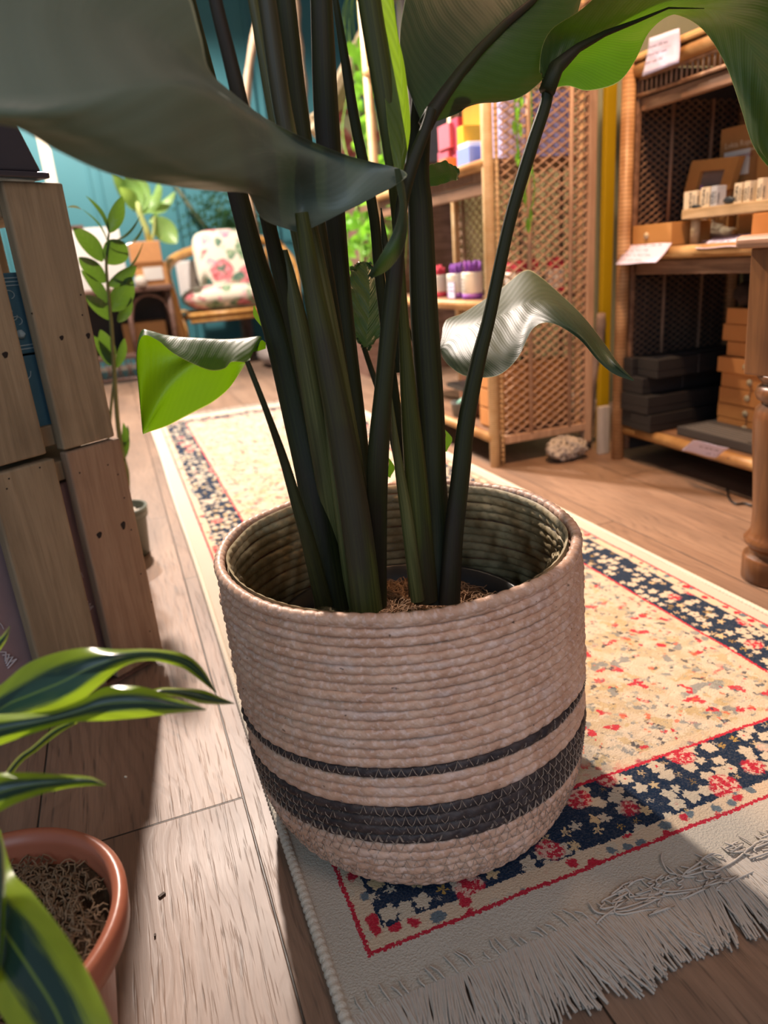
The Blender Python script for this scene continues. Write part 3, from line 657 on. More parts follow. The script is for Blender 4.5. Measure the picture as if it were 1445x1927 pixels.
L3=[sec((1029,168,.735),(1029,167,.735),(1030,166,.735),(1030,164,.735),(1028,160,.735)),
    sec((1072,160,.75),(1060,140,.745),(1048,122,.735),(1030,118,.73),(1015,112,.72)),
    sec((1108,171,.77),(1100,120,.76),(1088,88,.74),(1060,72,.73),(1036,64,.71)),
    sec((1160,155,.79),(1155,100,.77),(1138,62,.745),(1110,40,.72),(1085,26,.70)),
    sec((1200,108,.80),(1200,70,.78),(1195,40,.75),(1180,0,.71),(1160,-40,.68)),
    sec((1226,60,.80),(1240,35,.77),(1258,14,.74),(1270,-30,.69),(1280,-80,.66)),
    sec((1262,24,.78),(1290,22,.75),(1325,15,.72),(1370,-20,.67),(1410,-70,.63)),
    sec((1312,42,.76),(1345,45,.73),(1388,50,.70),(1440,20,.65),(1500,-10,.61)),
    sec((1356,110,.74),(1385,115,.72),(1425,120,.69),(1480,100,.64),(1540,80,.60)),
    sec((1392,205,.73),(1415,205,.71),(1450,205,.69),(1500,190,.65),(1550,180,.61)),
    sec((1425,280,.72),(1440,282,.71),(1468,285,.70),(1500,280,.67),(1530,270,.65)),
    sec((1480,345,.71),(1482,346,.71),(1485,348,.71),(1488,348,.71),(1490,348,.71))]
blade('leaf_blade',L3,M_LEAFM,s_j,28,60,ripple=.0025,rf=3)
MB().tube([ad(*p) for p in [(1029,172,.728),(1046,128,.728),(1088,90,.733),(1138,63,.738),(1195,41,.745),(1258,15,.735),(1325,16,.716)]],[.0085,.008,.0045,.003,.002,.001,.0003],10).build('midrib',M_STEMD,plant,smooth=True).parent=s_j
L4=[sec((832,672,.98),(830,664,.98),(829,655,.98),(829,646,.985),(830,640,.99)),
    sec((845,688,.95),(848,668,.95),(852,633,.98),(845,618,1.0),(838,604,1.02)),
    sec((871,706,.92),(872,670,.93),(882,616,.97),(876,600,1.0),(869,590,1.03)),
    sec((905,711,.90),(908,665,.91),(918,600,.96),(912,584,1.0),(905,568,1.05)),
    sec((942,704,.88),(948,655,.90),(955,588,.95),(950,566,1.0),(945,541,1.06)),
    sec((975,672,.88),(978,630,.90),(985,572,.94),(986,545,1.0),(987,509,1.07)),
    sec((1003,618,.88),(1008,595,.90),(1016,566,.93),(1015,545,.98),(1014,519,1.04)),
    sec((1038,608,.86),(1044,596,.87),(1052,579,.90),(1054,568,.94),(1056,555,.98)),
    sec((1088,637,.84),(1091,628,.84),(1095,615,.86),(1096,606,.88),(1098,596,.91)),
    sec((1124,678,.82),(1128,672,.82),(1132,662,.83),(1136,655,.84),(1140,650,.86)),
    sec((1154,703,.81),(1156,698,.81),(1158,692,.81),(1160,686,.81),(1162,682,.82)),
    sec((1190,717,.80),(1191,717,.80),(1192,716,.80),(1192,716,.80),(1193,715,.80))]
blade('leaf_blade',L4,M_LEAF,s_m,28,60)
def s5(mid,fold,curl,low,dm=.70):
    return sec((low[0],low[1],.73),((low[0]+mid[0])/2,(low[1]+mid[1])/2,.72),(mid[0],mid[1],.71),((mid[0]+fold[0])/2,(mid[1]+fold[1])/2,.715),(fold[0],fold[1]+1,.705),(fold[0]+1,fold[1]-1,.695),((curl[0]*.5+fold[0]*.5),(curl[1]*.5+fold[1]*.5),.68),(curl[0],curl[1],.67))
L5=[s5((466,681),(478,655),(470,678),(462,684)),
    s5((452,681),(489,636),(462,682),(452,700)),
    s5((430,679),(455,639),(436,681),(430,732)),
    s5((400,677),(416,641),(422,694),(400,757)),
    s5((370,683),(375,639),(396,697),(372,772)),
    s5((345,700),(340,637),(362,684),(345,786)),
    s5((322,722),(308,633),(325,664),(318,800)),
    s5((303,748),(285,627),(296,640),(296,808)),
    s5((288,775),(266,628),(268,632),(283,812)),
    s5((276,800),(257,672),(257,674),(275,815)),
    s5((270,812),(262,745),(262,746),(270,817)),
    s5((269,817),(268,812),(268,812),(269,818))]
o=loft(L5,40,50).build('leaf_blade',M_LEAFG,plant,smooth=True); o.parent=s_k; tag(o,'small leaf glowing bright green with a folded silvery top edge')
L5b=[sec((475,662,.70),(485,650,.70)),sec((488,660,.71),(492,640,.71)),sec((500,656,.72),(500,645,.72))]
loft(L5b,8,8).build('leaf_blade',M_LEAFG,plant,smooth=True).parent=s_k
L6=[sec((686,660,.97),(688,660,.97),(690,660,.97)),sec((664,628,.96),(690,636,.97),(712,632,.98)),sec((657,585,.96),(694,592,.975),(724,588,.98)),sec((656,540,.97),(696,545,.985),(723,540,.99)),sec((660,506,.98),(690,502,1.0),(712,512,1.0)),sec((676,494,.99),(684,492,1.0),(694,494,1.0))]
blade('leaf_blade',L6,M_LEAFV,s_l,24,40,ripple=.004,rf=6)
L7=[sec((800,350,.90),(800,335,.90),(800,318,.90)),sec((818,350,.91),(825,330,.91),(818,308,.91)),sec((842,343,.92),(845,325,.92),(838,304,.92)),sec((858,338,.925),(860,328,.93),(854,312,.93)),sec((865,326,.93),(865,322,.93),(864,319,.93))]
blade('leaf_blade',L7,M_LEAF,s_i,16,24,ripple=.002,rf=3)
L9=[sec((742,318,.63),(748,317,.63),(753,318,.63)),sec((746,350,.62),(755,350,.62),(762,355,.625)),sec((752,390,.61),(760,395,.61),(766,400,.615)),sec((742,430,.60),(754,435,.60),(766,440,.61)),sec((722,470,.60),(737,475,.60),(754,478,.61)),sec((704,500,.61),(714,505,.61),(730,508,.62)),sec((692,519,.62),(695,521,.62),(700,524,.62))]
blade('leaf_blade',L9,M_LEAF,s_c,14,30)
LS=[sec((744,330,.66),(752,330,.66),(757,330,.66)),sec((730,240,.65),(760,240,.655),(772,240,.66)),sec((720,130,.64),(752,130,.645),(762,130,.65)),sec((712,30,.63),(738,20,.635),(748,60,.64)),sec((705,-60,.63),(722,-60,.63),(734,-60,.635))]
o=blade('unfurling_blade',LS,M_SPEAR,s_g,16,30); tag(o,'narrow yellow-green edge of a rolled new leaf')
for pts in ([(478,575),(486,600),(498,615)],[(836,808),(848,826),(840,846)],[(730,860),(740,880),(734,895)]):
    a,b,c=pts; d=.92 if a[0]!=478 else .8
    S=[sec((a[0]-1,a[1],d),(a[0]+1,a[1],d)),sec((b[0]-9,b[1]-6,d),(b[0]+3,b[1],d)),sec((c[0]-8,c[1]-3,d),(c[0]+2,c[1],d)),sec((c[0]-1,c[1]+4,d),(c[0]+1,c[1]+4,d))]
    loft(S,8,14).build('leaf_shoot',M_LEAFG,plant,smooth=True)

# ------------------------------------------------------------------ wooden crates on the left
Cc=Vector((-.022,1.212,0)); a55=math.radians(55); DX=Vector((math.sin(a55),math.cos(a55),0)); DN=Vector((DX.y,-DX.x,0)); DZ=Vector((0,0,1))
def cp(s_,n_,z_): return Cc+DX*s_+DN*n_+DZ*z_
AX=[DX,DN,DZ]
def crate(label,z0,z1,slats,mat2,sd):
    r=thing('slatted_wooden_crate',label,'crate',cp(-.1,-.1,z0))
    q=random.Random(sd)
    for (sa,sb),(za,zb),m_ in slats:
        g=MB(); g.box(cp((sa+sb)/2,-.010,(za+zb)/2),(sb-sa,.020,zb-za),axes=AX); g.build('slat',m_,r,bevel=.003)
    for sa,sb in ((-.098,0),(-.218,-.118)):
        MB().box(cp((sa+sb)/2,-.215,(z0+z1)/2),(sb-sa,.018,z1-z0-.004),axes=AX).build('back_slat',M_PALLET,r,bevel=.003)
    for zz in (z0+.022,z1-.030):
        MB().box(cp(-.109,-.113,zz),(.216,.182,.03),axes=AX).build('cross_board',M_PALLET,r,bevel=.002)
    return r
crate('lower slatted wooden crate standing on the floor, bottom of the stack of two',.012,.412,[((-.096,0),(.018,.412),M_PALLET2),((-.216,-.116),(.018,.409),M_PALLET)],M_PALLET2,1)
crate('upper slatted wooden crate stacked on the lower crate under the black box',.416,.788,[((-.098,-.008),(.416,.787),M_PALLET),((-.222,-.125),(.418,.735),M_PALLET)],M_PALLET,2)
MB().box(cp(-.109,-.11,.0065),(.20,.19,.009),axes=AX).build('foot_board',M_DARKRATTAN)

M_KNOT=P('dark_knot',(.018,.012,.010),rough=.9)
def knotat(slat,px,py,rw,rh):
    r_=ray(px,py); t_=(cp(0,.0002,0)-O).dot(DN)/r_.dot(DN); p=O+r_*t_; g=MB(); rows=[]
    for rr in (0.02,.6,1.0): rows.append([p+DX*(rw*rr*math.cos(a_)*(1+.25*math.sin(3*a_)))+DZ*(rh*rr*math.sin(a_)*(1+.2*math.sin(2*a_+1)))+DN*(.0004*(1-rr)) for a_ in [2*PI*k_/16 for k_ in range(16)]])
    g.grid(rows,closeu=True); o=g.build('knot_hole' if rw>.002 else 'nail_hole',M_KNOT,slat,smooth=True)
cs_=[o for o in bpy.data.objects if o.name.startswith('slatted_wooden_crate')]; cs_.sort(key=lambda o:o.location.z)
lows=[c for c in cs_[0].children if c.name.startswith('slat') and not c.name.startswith('slatted')]; ups=[c for c in cs_[1].children if c.name.startswith('slat')]
lr,ll=lows[0],lows[1]; ur,ul=ups[0],ups[1]
knotat(lr,187,1007,.0045,.006); knotat(lr,232,989,.0042,.008); knotat(ur,116,636,.0032,.004); knotat(ur,166,632,.0035,.005); knotat(ul,10,668,.004,.005)
for px,py in ((203,875),(222,893),(234,937),(247,997),(150,890),(285,1133),(282,1188),(265,1080)): knotat(lr,px,py,.0013,.0016)
for px,py in ((152,555),(155,593),(60,590)): knotat(ur,px,py,.0013,.0016)
for px,py in ((75,880),(13,920),(17,901)): knotat(ll,px,py,.0013,.0016)
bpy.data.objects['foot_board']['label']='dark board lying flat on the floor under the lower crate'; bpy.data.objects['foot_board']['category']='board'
def printed_box(name,label,s0,s1,n0,n1,z0,z1,mat):
    r=thing(name,label,'box',cp((s0+s1)/2,(n0+n1)/2,z0)); MB().box(cp((s0+s1)/2,(n0+n1)/2,(z0+z1)/2),(s1-s0,n1-n0,z1-z0),axes=AX).build('carton',mat,r,bevel=.002); return r
M_BLUEBOX=P('slate_blue_card',(.045,.14,.21),rough=.6); M_BLUEPRINT=P('pale_blue_print',(.30,.45,.52),rough=.6); M_MAUVE=P('mauve_card',(.30,.20,.20),rough=.6); M_MAUVEPR=P('pale_mauve_print',(.55,.50,.52),rough=.6)
bx=printed_box('printed_carton','slate blue carton with pale leaf print, upper one in the gap of the upper crate',-.19,-.04,-.16,-.032,.560,.672,M_BLUEBOX)
g=MB()
def onface(s_,z_): return cp(s_,-.0312,z_)
for zz in (.665,.660,.655,.572,.567): g.box(cp(-.115,-.0315,zz),(.149,.0008,.0014),axes=AX)
q=random.Random(4)
for k in range(9):
    c0=(-.118+q.uniform(-.014,.014),.585+.065*k/9); a=q.uniform(0,6.28)
    pts=[onface(c0[0]+.009*math.cos(a+t_)*(1-.04*t_),c0[1]+.006*math.sin(a+t_)) for t_ in np.linspace(0,5,12)]; g.tube(pts,.0007,4,False)
g.blob(onface(-.117,.640),(.006,.006,.005),8,6,.3,1); g.blob(onface(-.105,.588),(.006,.006,.006),8,6,.3,2)
g.build('leaf_print',M_BLUEPRINT,bx)
bx=printed_box('printed_carton','slate blue carton with one pale curl, lower one in the gap of the upper crate',-.19,-.04,-.16,-.032,.449,.557,M_BLUEBOX)
g=MB(); g.tube([onface(-.112,.50),onface(-.117,.512),onface(-.113,.522),onface(-.105,.528),onface(-.103,.535)],.0008,4,False); g.build('leaf_print',M_BLUEPRINT,bx)
bx=printed_box('printed_carton','mauve carton with white flower print at the left side of the lower crate',-.265,-.05,-.16,-.034,.044,.36,M_MAUVE)
g=MB()
for k,(cs,cz) in enumerate([(-.250,.175),(-.110,.20)]):
    g.tube([onface(cs+.012*math.cos(t_),cz+.018*math.sin(t_)) for t_ in np.linspace(0,5.6,16)],.0007,4,False)
    for j in range(4): g.tube([onface(cs-.004+.010*j*.4,cz-.03-.008*j),onface(cs+.006+.004*j,cz-.036-.006*j),onface(cs+.002,cz-.05-.004*j)],.0014,4,False)
g.build('flower_print',M_MAUVEPR,bx)
g=MB(); M_CHAR=P('charcoal_lacquer',(.045,.042,.052),rough=.35)
p0=ad(95,322,1.18)
r=thing('charcoal_box','charcoal grey lidded box on top of the upper crate','box',cp(-.16,-.11,.789))
MB().box(cp(-.17,-.10,.794),(.27,.23,.008),axes=AX).build('base_lip',M_CHAR,r,bevel=.002)
rows=[[cp(-.17+dx*w_,-.10+dn*w2,z_) for dx,dn in ((-1,-1),(1,-1),(1,1),(-1,1))] for z_,w_,w2 in ((.799,.128,.108),(.90,.105,.088),(.905,.098,.08))]
g=MB().grid(rows,closeu=True); g.f.append(tuple(range(8,12))); g.f.append((3,2,1,0)); g.build('lid',M_CHAR,r,bevel=.003)

# ------------------------------------------------------------------ ZZ plant behind the crates
ZX,ZY=-.066,1.80
zpot=thing('plastic_plant_pot','grey-green plastic pot topped with white pebbles behind the wooden crate','pot',(ZX,ZY,0))
MB().lathe([(.046,0),(.050,.002),(.058,.098),(.063,.099),(.0645,.125),(.059,.125),(.057,.105),(.055,.10)],(ZX,ZY,0),40,False).build('pot_wall',M_GREYPOT,zpot,smooth=True)
g=MB().lathe([(0.0,.103),(.057,.103)],(ZX,ZY,0),30,False); q=random.Random(1)
for k in range(70):
    a=q.uniform(0,6.28); r_=.05*math.sqrt(q.random()); g.blob((ZX+r_*math.cos(a),ZY+r_*math.sin(a),.106),(.006,.005,.004),6,4,.3,k)
pb=g.build('pebbles',M_PEBBLE,zpot,smooth=True); pb['kind']='stuff'
zz=thing('zz_plant','upright plant with glossy oval leaflets rising behind the wooden crate','plant',(ZX,ZY,.10))
def dz(px,py): 
    return ay(px,py,1.74+.04*math.sin(py*.05))
st=[(232,862),(222,800),(215,700),(210,620),(205,560),(200,500),(203,455),(205,438)]
MB().tube([V(p) for p in cr([tuple(ay(x,y,1.76)) for x,y in st]+[],30)],[.0058-.0038*i/29 for i in range(30)],8).build('stalk',M_ZZSTEM,zz,smooth=True)
MB().tube([V(p) for p in cr([tuple(p) for p in (Vector((ZX-.012,ZY,.10)),ay(206,860,1.78),ay(207,790,1.78),ay(214,720,1.77))],20)],[.005-.002*i/19 for i in range(20)],8).build('stalk',M_ZZSTEM,zz,smooth=True)
MB().tube([V(p) for p in cr([tuple(p) for p in (Vector((ZX+.01,ZY,.10)),ay(240,900,1.78),ay(232,862,1.76))],10)],.0056,8).build('stalk',M_ZZSTEM,zz,smooth=True)
def leaflet(root,b,tp,w,mat,dY=0,Y=1.76,curv=.12,name='leaflet',lean=0.0,nv=16,nu=9,cup=.25):
    p0=ay(b[0],b[1],Y); p1=ay(tp[0],tp[1],Y+dY); ax_=(p1-p0); L=ax_.length; t=ax_.normalized(); view=(p0-O).normalized(); side=t.cross(view).normalized(); nrm=side.cross(t).normalized()
    wd=w/FPX*depth(p0); side=(side*math.cos(lean)+nrm*math.sin(lean)).normalized(); nrm=side.cross(t)
    rows=[]
    for i in range(nv):
        f=i/(nv-1); hw=wd/2*max(.02,math.sin(PI*min(1,f**.85*.98+.02))**.75); c=p0+ax_*f+nrm*(curv*L*math.sin(PI*f)); rows.append([c+side*(hw*(2*j/(nu-1)-1))+nrm*(cup*hw*(2*j/(nu-1)-1)**2) for j in range(nu)])
    return MB().grid(rows).build(name,mat,root,smooth=True)
for k,(b,tp,w_,dY,ln) in enumerate([((205,438),(161,368),13,.02,.9),((205,438),(230,369),28,-.02,.2),((205,457),(264,406),9,.02,1.0),((232,462),(270,425),9,.03,1.0),((207,525),(270,455),8,.03,1.1),((200,496),(233,455),46,-.04,.0),((203,457),(154,393),6,.02,1.0),((193,492),(138,428),34,-.03,.3),((198,532),(148,484),31,-.03,.2),((201,570),(152,508),24,.0,.4),((203,538),(257,500),26,-.03,.3),((209,585),(248,521),40,-.02,.2),((222,606),(247,558),22,.0,.4),((208,602),(161,555),27,-.03,.3),((210,686),(189,620),28,-.02,.2),((208,688),(175,632),24,.0,.4),((219,692),(234,636),17,-.02,.3),((232,866),(232,795),16,-.01,.4),((228,840),(240,800),12,.02,.8)]):
    leaflet(zz,b,tp,w_,M_ZZ,dY,lean=ln)
leaflet(zz,(154,395),(126,390),6,P('yellow_leaf',(.6,.62,.10)),.02,lean=.9)

# ------------------------------------------------------------------ terracotta pot and variegated plant, front left
TX,TY=-.190,.520
tp_=thing('terracotta_plant_pot','round terracotta coloured plastic pot of brown soil at the front left','pot',(TX,TY,0))
MB().lathe([(.070,0),(.076,.003),(.098,.145),(.109,.146),(.113,.150),(.115,.172),(.111,.177),(.104,.176),(.101,.165),(.099,.15),(.094,.14)],(TX,TY,0),72,False).build('pot_wall',M_TERRA,tp_,smooth=True)
g=MB(); rows=[]; qs=random.Random(6)
for i in range(20):
    r_=.099*i/19; rows.append([Vector((TX+r_*math.cos(2*PI*a/80),TY+r_*math.sin(2*PI*a/80),.150+.005*math.sin(a*.4+i*.6)+qs.uniform(-.004,.004))) for a in range(80)])
g.grid(rows,closeu=True).build('soil',M_SOIL2,tp_,smooth=True)
g=MB(); fibres(g,TX,TY,.090,.155,1500,.016,.0007,9); f_=g.build('soil_fibres',M_FIBRE2,tp_); f_['kind']='stuff'
dr=thing('variegated_dracaena_plant','plant of long arching leaves with lime edges and dark centres in the terracotta pot','plant',(TX,TY,.155))
def strap(rows2,D,name='strap_leaf'):
    S=[]
    for r_ in rows2:
        (ux,uy),(lx,ly)=r_[0],r_[1]; d=r_[2] if len(r_)>2 else D
        mxx,myy=(ux+lx)/2,(uy+ly)/2; S.append([ad(ux,uy,d+.006),ad(mxx*.5+ux*.5,myy*.5+uy*.5,d-.002),ad(mxx,myy,d-.004),ad(mxx*.5+lx*.5,myy*.5+ly*.5,d-.002),ad(lx,ly,d+.004)])
    o=loft(S,17,40).build(name,M_DRAC,dr,smooth=True); return o
strap([((-120,1470),(-110,1560),.50),((-60,1330),(-60,1450),.49),((0,1290),(5,1375),.48),((48,1251),(72,1362),.475),((100,1230),(130,1338),.47),((159,1219),(185,1292),.47),((220,1222),(236,1252),.475),((286,1221),(288,1243),.49),((345,1230),(340,1256),.505),((380,1256),(368,1274),.515),((407,1302),(406,1304),.525)],.47)
strap([((-120,1420),(-120,1520),.46),((-60,1350),(-60,1430),.45),((0,1344),(0,1402),.45),((90,1338),(100,1368),.455),((150,1318),(150,1358),.46),((200,1293),(200,1356),.465),((270,1293),(270,1350),.47),((330,1314),(330,1342),.475),((388,1334),(387,1337),.48)],.46)
strap([((200,1330),(200,1342),.50),((285,1298),(285,1310),.50),((330,1294),(335,1311),.505),((380,1298),(375,1323),.51),((415,1312),(412,1326),.515),((441,1323),(441,1325),.52)],.5)
strap([((-60,1560),(-50,1575),.50),((20,1440),(28,1450),.50),((60,1405),(70,1412),.50),((100,1372),(112,1380),.50),((140,1356),(146,1360),.50)],.5)
strap([((-120,1480),(-120,1620),.44),((-60,1462),(-60,1570),.44),((0,1455),(0,1527),.44),((60,1454),(60,1500),.445),((120,1458),(120,1484),.45),((170,1462),(170,1478),.455),((200,1476),(199,1479),.46)],.45)
strap([((0,1560),(-120,1640),.46),((24,1640),(-90,1720),.44),((61,1680),(-60,1800),.42),((121,1757),(-10,1890),.40),((169,1836),(40,1970),.385),((215,1940),(90,2080),.37),((245,2050),(240,2060),.36)],.42)
strap([((-60,1500),(-66,1520),.44),((0,1570),(-20,1580),.43),((10,1640),(-12,1650),.42),((10,1720),(-12,1730),.41),((4,1800),(-12,1806),.40),((-6,1850),(-8,1852),.40)],.42)
strap([((-60,1330),(-70,1300),.52),((-10,1240),(-25,1225),.52),((12,1205),(4,1196),.52),((19,1178),(18,1178),.52)],.5)
MB().tube([(TX,TY,.15),(TX-.01,TY-.01,.25),(TX-.02,TY-.03,.33)],[.012,.010,.006],10).build('stem',M_ZZSTEM,dr,smooth=True)

# ------------------------------------------------------------------ turned leg table (right)
tb=thing('wooden_table','varnished brown wooden table with a turned leg at the right edge','table',(1.22,.62,0))
TL=Vector((1.117,.966,0)); 
pr=[(.0,0),(.055,0),(.058,.004),(.058,.046),(.056,.052),(.047,.056),(.046,.064),(.050,.070),(.057,.078),(.058,.085),(.052,.092),(.046,.104),(.045,.14),(.048,.20),(.053,.27),(.055,.32),(.052,.340),(.043,.350),(.042,.354),(.051,.358),(.055,.368),(.051,.381),(.043,.385),(.046,.390),(.052,.397),(.053,.403),(.0,.403)]
def mkleg(x,y,sh_=-.036):
    g=MB(); g.lathe(pr,(x,y,0),48,False); g.v=[(a+sh_*c,b,c) for a,b,c in g.v]; o=g.build('leg',M_TABLE,tb,smooth=True)
    g=MB().bb((x-.053,y-.053,.402),(x+.053,y+.053,.618)); g.v=[(a+sh_*c,b,c) for a,b,c in g.v]; g.build('leg_block',M_TABLE,tb,bevel=.003).parent=o
mkleg(1.122,.955); mkleg(1.122,.28); mkleg(1.36,.28,.02)
MB().bb((1.025,.2,.618),(1.40,1.025,.640)).build('table_top',M_TOP,tb,bevel=.008)
for lo,hi in (((1.09,.336,.52),(1.11,.90,.615)),): MB().bb(lo,hi).build('apron',M_TABLE,tb,bevel=.002)

# ------------------------------------------------------------------ rattan shelf unit on the right (front plane X=1.441)
XR,YR=1.425,1.812
sh=thing('rattan_shelf_unit','brown rattan shelf unit with dark lattice sides behind the turned leg table','shelf',(1.64,1.35,0))
XB=1.86; YN=.95; TOPZ=1.085
for (x,y) in ((XR,YR),(XB-.03,YR),(XR,YN),(XB-.03,YN)):
    MB().tube([(x-.015,y,0),(x-.015,y,TOPZ)],.0185,14).build('post',mat_wrap('rattan_wrap_post',(.40,.21,.09),(.62,.38,.19),2,95),sh,smooth=True)
MB().bb((XR+.003,YR-.016,.03),(XR+.018,YR+.010,TOPZ)).build('post_strip',M_BROWNRAIL,sh,bevel=.003)
def shelfboard(z,th=.018,nm='shelf_board'):
    MB().bb((XR+.012,YN,z-th),(XB,YR-.0,z)).build(nm,M_BROWNRAIL,sh,bevel=.002)
    MB().tube([(XR,YN,z-.016),(XR,YR-.018,z-.016)],.0165,12).build('front_rail',M_RATTAN_H,sh,smooth=True)
shelfboard(.112); shelfboard(.622); 
MB().bb((XR+.012,YN,.550),(XR+.03,YR-.02,.588)).build('lower_rail',M_BROWNRAIL,sh,bevel=.003)
MB().bb((XR-.02,YN-.02,1.085),(XB,YR+.02,1.100)).build('top_board',P('golden_cane_top',(.72,.46,.20),rough=.45),sh,bevel=.004)
MB().tube([(XR,YN,1.065),(XR,YR+.02,1.065)],.018,12).build('front_rail',M_RATTAN_H,sh,smooth=True)
g=MB()
for k in range(46): y=YN+.02+k*.018; g.tube([(XR+.004,y,1.050),(XR+.004,y,1.008)],.0032,6)
g.tube([(XR+.004,YN,1.045),(XR+.004,YR,1.045)],.005,8); g.tube([(XR+.004,YN,1.006),(XR+.004,YR,1.006)],.005,8)
g.build('spindle_strip',M_CANE,sh,smooth=True)
MB().bb((XR+.01,YN,.968),(XR+.028,YR-.02,1.000)).build('upper_rail',M_BROWNRAIL,sh,bevel=.003)
def lattice(org,U,W,lu,lw,step,r,nm,parent,mat,skip=()):
    """diagonal lattice in plane org+U*u+W*w"""
    g=MB(); U=Vector(U); W=Vector(W); sl=.62; org=Vector(org)
    k=-int(lw/step)-2
    N=U.cross(W).normalized()
    c=-lw/sl
    while c<lu:
        for sgn in (1,-1):
            # line: w = sgn*sl*(u-c)  (sgn>0) or from top
            pts=[]
            for u in np.linspace(0,lu,2): pass
            if sgn>0: u0,w0=c,0.0; f=lambda u:(u-c)*sl
            else: f=lambda u:lw-(u-c)*sl
            # clip
            us=[]
            for (wa) in (0,lw):
                u=(c+wa/sl) if sgn>0 else (c+(lw-wa)/sl); us.append(u)
            ua,ub=max(0,min(us)),min(lu,max(us))
            if ub-ua>.01: g.tube([org+U*ua+W*f(ua)+N*(.0015*sgn),org+U*ub+W*f(ub)+N*(.0015*sgn)],r,5,False)
        c+=step
    return g.build(nm,mat,parent,smooth=True)
M_DLAT=mat_wood('dark_lattice_cane',(.15,.09,.06),(.27,.17,.11),'Z',1.5,.6,False)
lattice((XR+.03,YR,.13),(1,0,0),(0,0,1),XB-XR-.06,.41,.030,.0021,'side_lattice',sh,M_DLAT)
lattice((XR+.03,YR,.63),(1,0,0),(0,0,1),XB-XR-.06,.37,.030,.0022,'side_lattice',sh,M_DLAT)
for zz0,zz1 in ((.12,.60),(.63,1.0)):
    for u in (.10,.24): MB().tube([(XR+.03+u,YR-.006,zz0),(XR+.03+u,YR-.006,zz1)],.005,8).build('lattice_pole',M_CANE,sh,smooth=True)
MB().bb((XB,YN,.02),(XB+.008,YR,1.08)).build('dark_backing',M_DARKBACK,sh)  # dark sheet stands in for the shade at the back of the shelf
MB().bb((XR+.04,YR+.012,.02),(XB,YR+.018,1.08)).build('side_shade_sheet',M_DARKBACK,sh)  # shade behind the side lattice, put in as a dark sheet

def box_obj(name,label,cat,lo,hi,mat,group=None,parts=None,bevel=.0015):
    lo=Vector(lo);hi=Vector(hi); r=thing(name,label,cat,((lo.x+hi.x)/2,(lo.y+hi.y)/2,lo.z),group); MB().bb(lo,hi).build('carton',mat,r,bevel=bevel); return r
ZB=.1135
# black boxes stacked on the bottom shelf (length runs into the shelf)
BK=[((1.447,1.742,.000),(1.70,1.80,.050),'black flat box on the bottom shelf, far one of the lowest layer'),
    ((1.440,1.655,.000),(1.81,1.740,.050),'black flat box on the bottom shelf, near one of the lowest layer'),
    ((1.437,1.665,.052),(1.81,1.785,.103),'wide black flat box second from the bottom of the black stack'),
    ((1.444,1.700,.105),(1.79,1.79,.152),'black flat box with a tied string third from the bottom of the black stack'),
    ((1.446,1.750,.154),(1.77,1.80,.204),'narrow black box at the back of the top layer of the black stack'),
    ((1.462,1.660,.154),(1.81,1.748,.206),'black box at the front of the top layer of the black stack')]
for lo,hi,lb in BK:
    lo=(lo[0]-.042,lo[1],lo[2]+ZB); hi=(hi[0]-.02,min(hi[1],1.790),hi[2]+ZB)
    r=box_obj('black_gift_box',lb,'box',lo,hi,M_BLACKCARD,'black boxes on the bottom shelf')
    MB().bb((lo[0]-.0005,lo[1]-.0008,lo[2]+.022),(hi[0]+.0005,hi[1]+.0005,lo[2]+.0228)).build('lid_seam',M_BLACKP,r)
    if 'string' in lb or 'front' in lb:
        g=MB(); xm=(lo[0]+hi[0])/2-.04; ym=(lo[1]+hi[1])/2; g.tube([(xm,lo[1]-.001,lo[2]),(xm,lo[1]-.001,hi[2]+.001),(xm,hi[1],hi[2]+.001)],.0012,5); g.tube([(lo[0],ym,hi[2]+.0012),(hi[0],ym,hi[2]+.0012)],.0012,5); g.build('string',P('grey_string',(.06,.055,.06)),r)
# orange kraft boxes stack
q=random.Random(21); z=ZB
stk=[]
for k in range(8):
    h=.042+q.uniform(-.003,.004); ox=q.uniform(-.008,.01); oy=q.uniform(-.01,.012)
    X0=1.565+ox+(.010 if k%2 else 0); lo=(X0,1.33+oy,z); hi=(X0+.16,1.575+oy,z+h-.002)
    nm=['lowest','second from the bottom','third from the bottom','fourth from the bottom','fourth from the top','third from the top','second from the top','topmost'][k]
    r=box_obj('orange_kraft_box','orange kraft box behind the table leg, %s of its stack'%nm,'box',lo,hi,M_KRAFTO,'orange kraft boxes stacked on the bottom shelf')
    g=MB().tube([(X0-.003,1.475+oy,z+h*.5),(X0+.001,1.475+oy,z+h*.5)],.009,14); g.build('button',M_BUTTON,r,smooth=True)
    if k%2: g=MB(); g.tube([(X0-.0035,1.475+oy,z+h*.5),(X0-.004,1.465+oy,z+h*.1),(X0-.004,1.47+oy,z-h*.4)],.001,4); g.build('string',P('grey_string',(.06,.055,.06)),r)
    z+=h
ztop=z
pt=Vector((1.60,1.52,ztop))
g=MB().blob(pt+Vector((0,0,.034)),(.05,.045,.034),16,10,.35,3); tag(g.build('dried_seed_bundle',P('dark_brown_fibre',(.035,.02,.016),rough=.95,bump=1,scale=120),smooth=True),'dark brown shaggy bundle lying on top of the orange kraft boxes','bundle')
r=box_obj('black_gift_box','tall black box with a bone button standing behind the black stack','box',(1.75,1.59,ZB),(1.80,1.645,.42),M_BLACKCARD)
MB().tube([(1.747,1.618,.385),(1.751,1.618,.385)],.009,14).build('button',M_BUTTON,r,smooth=True)
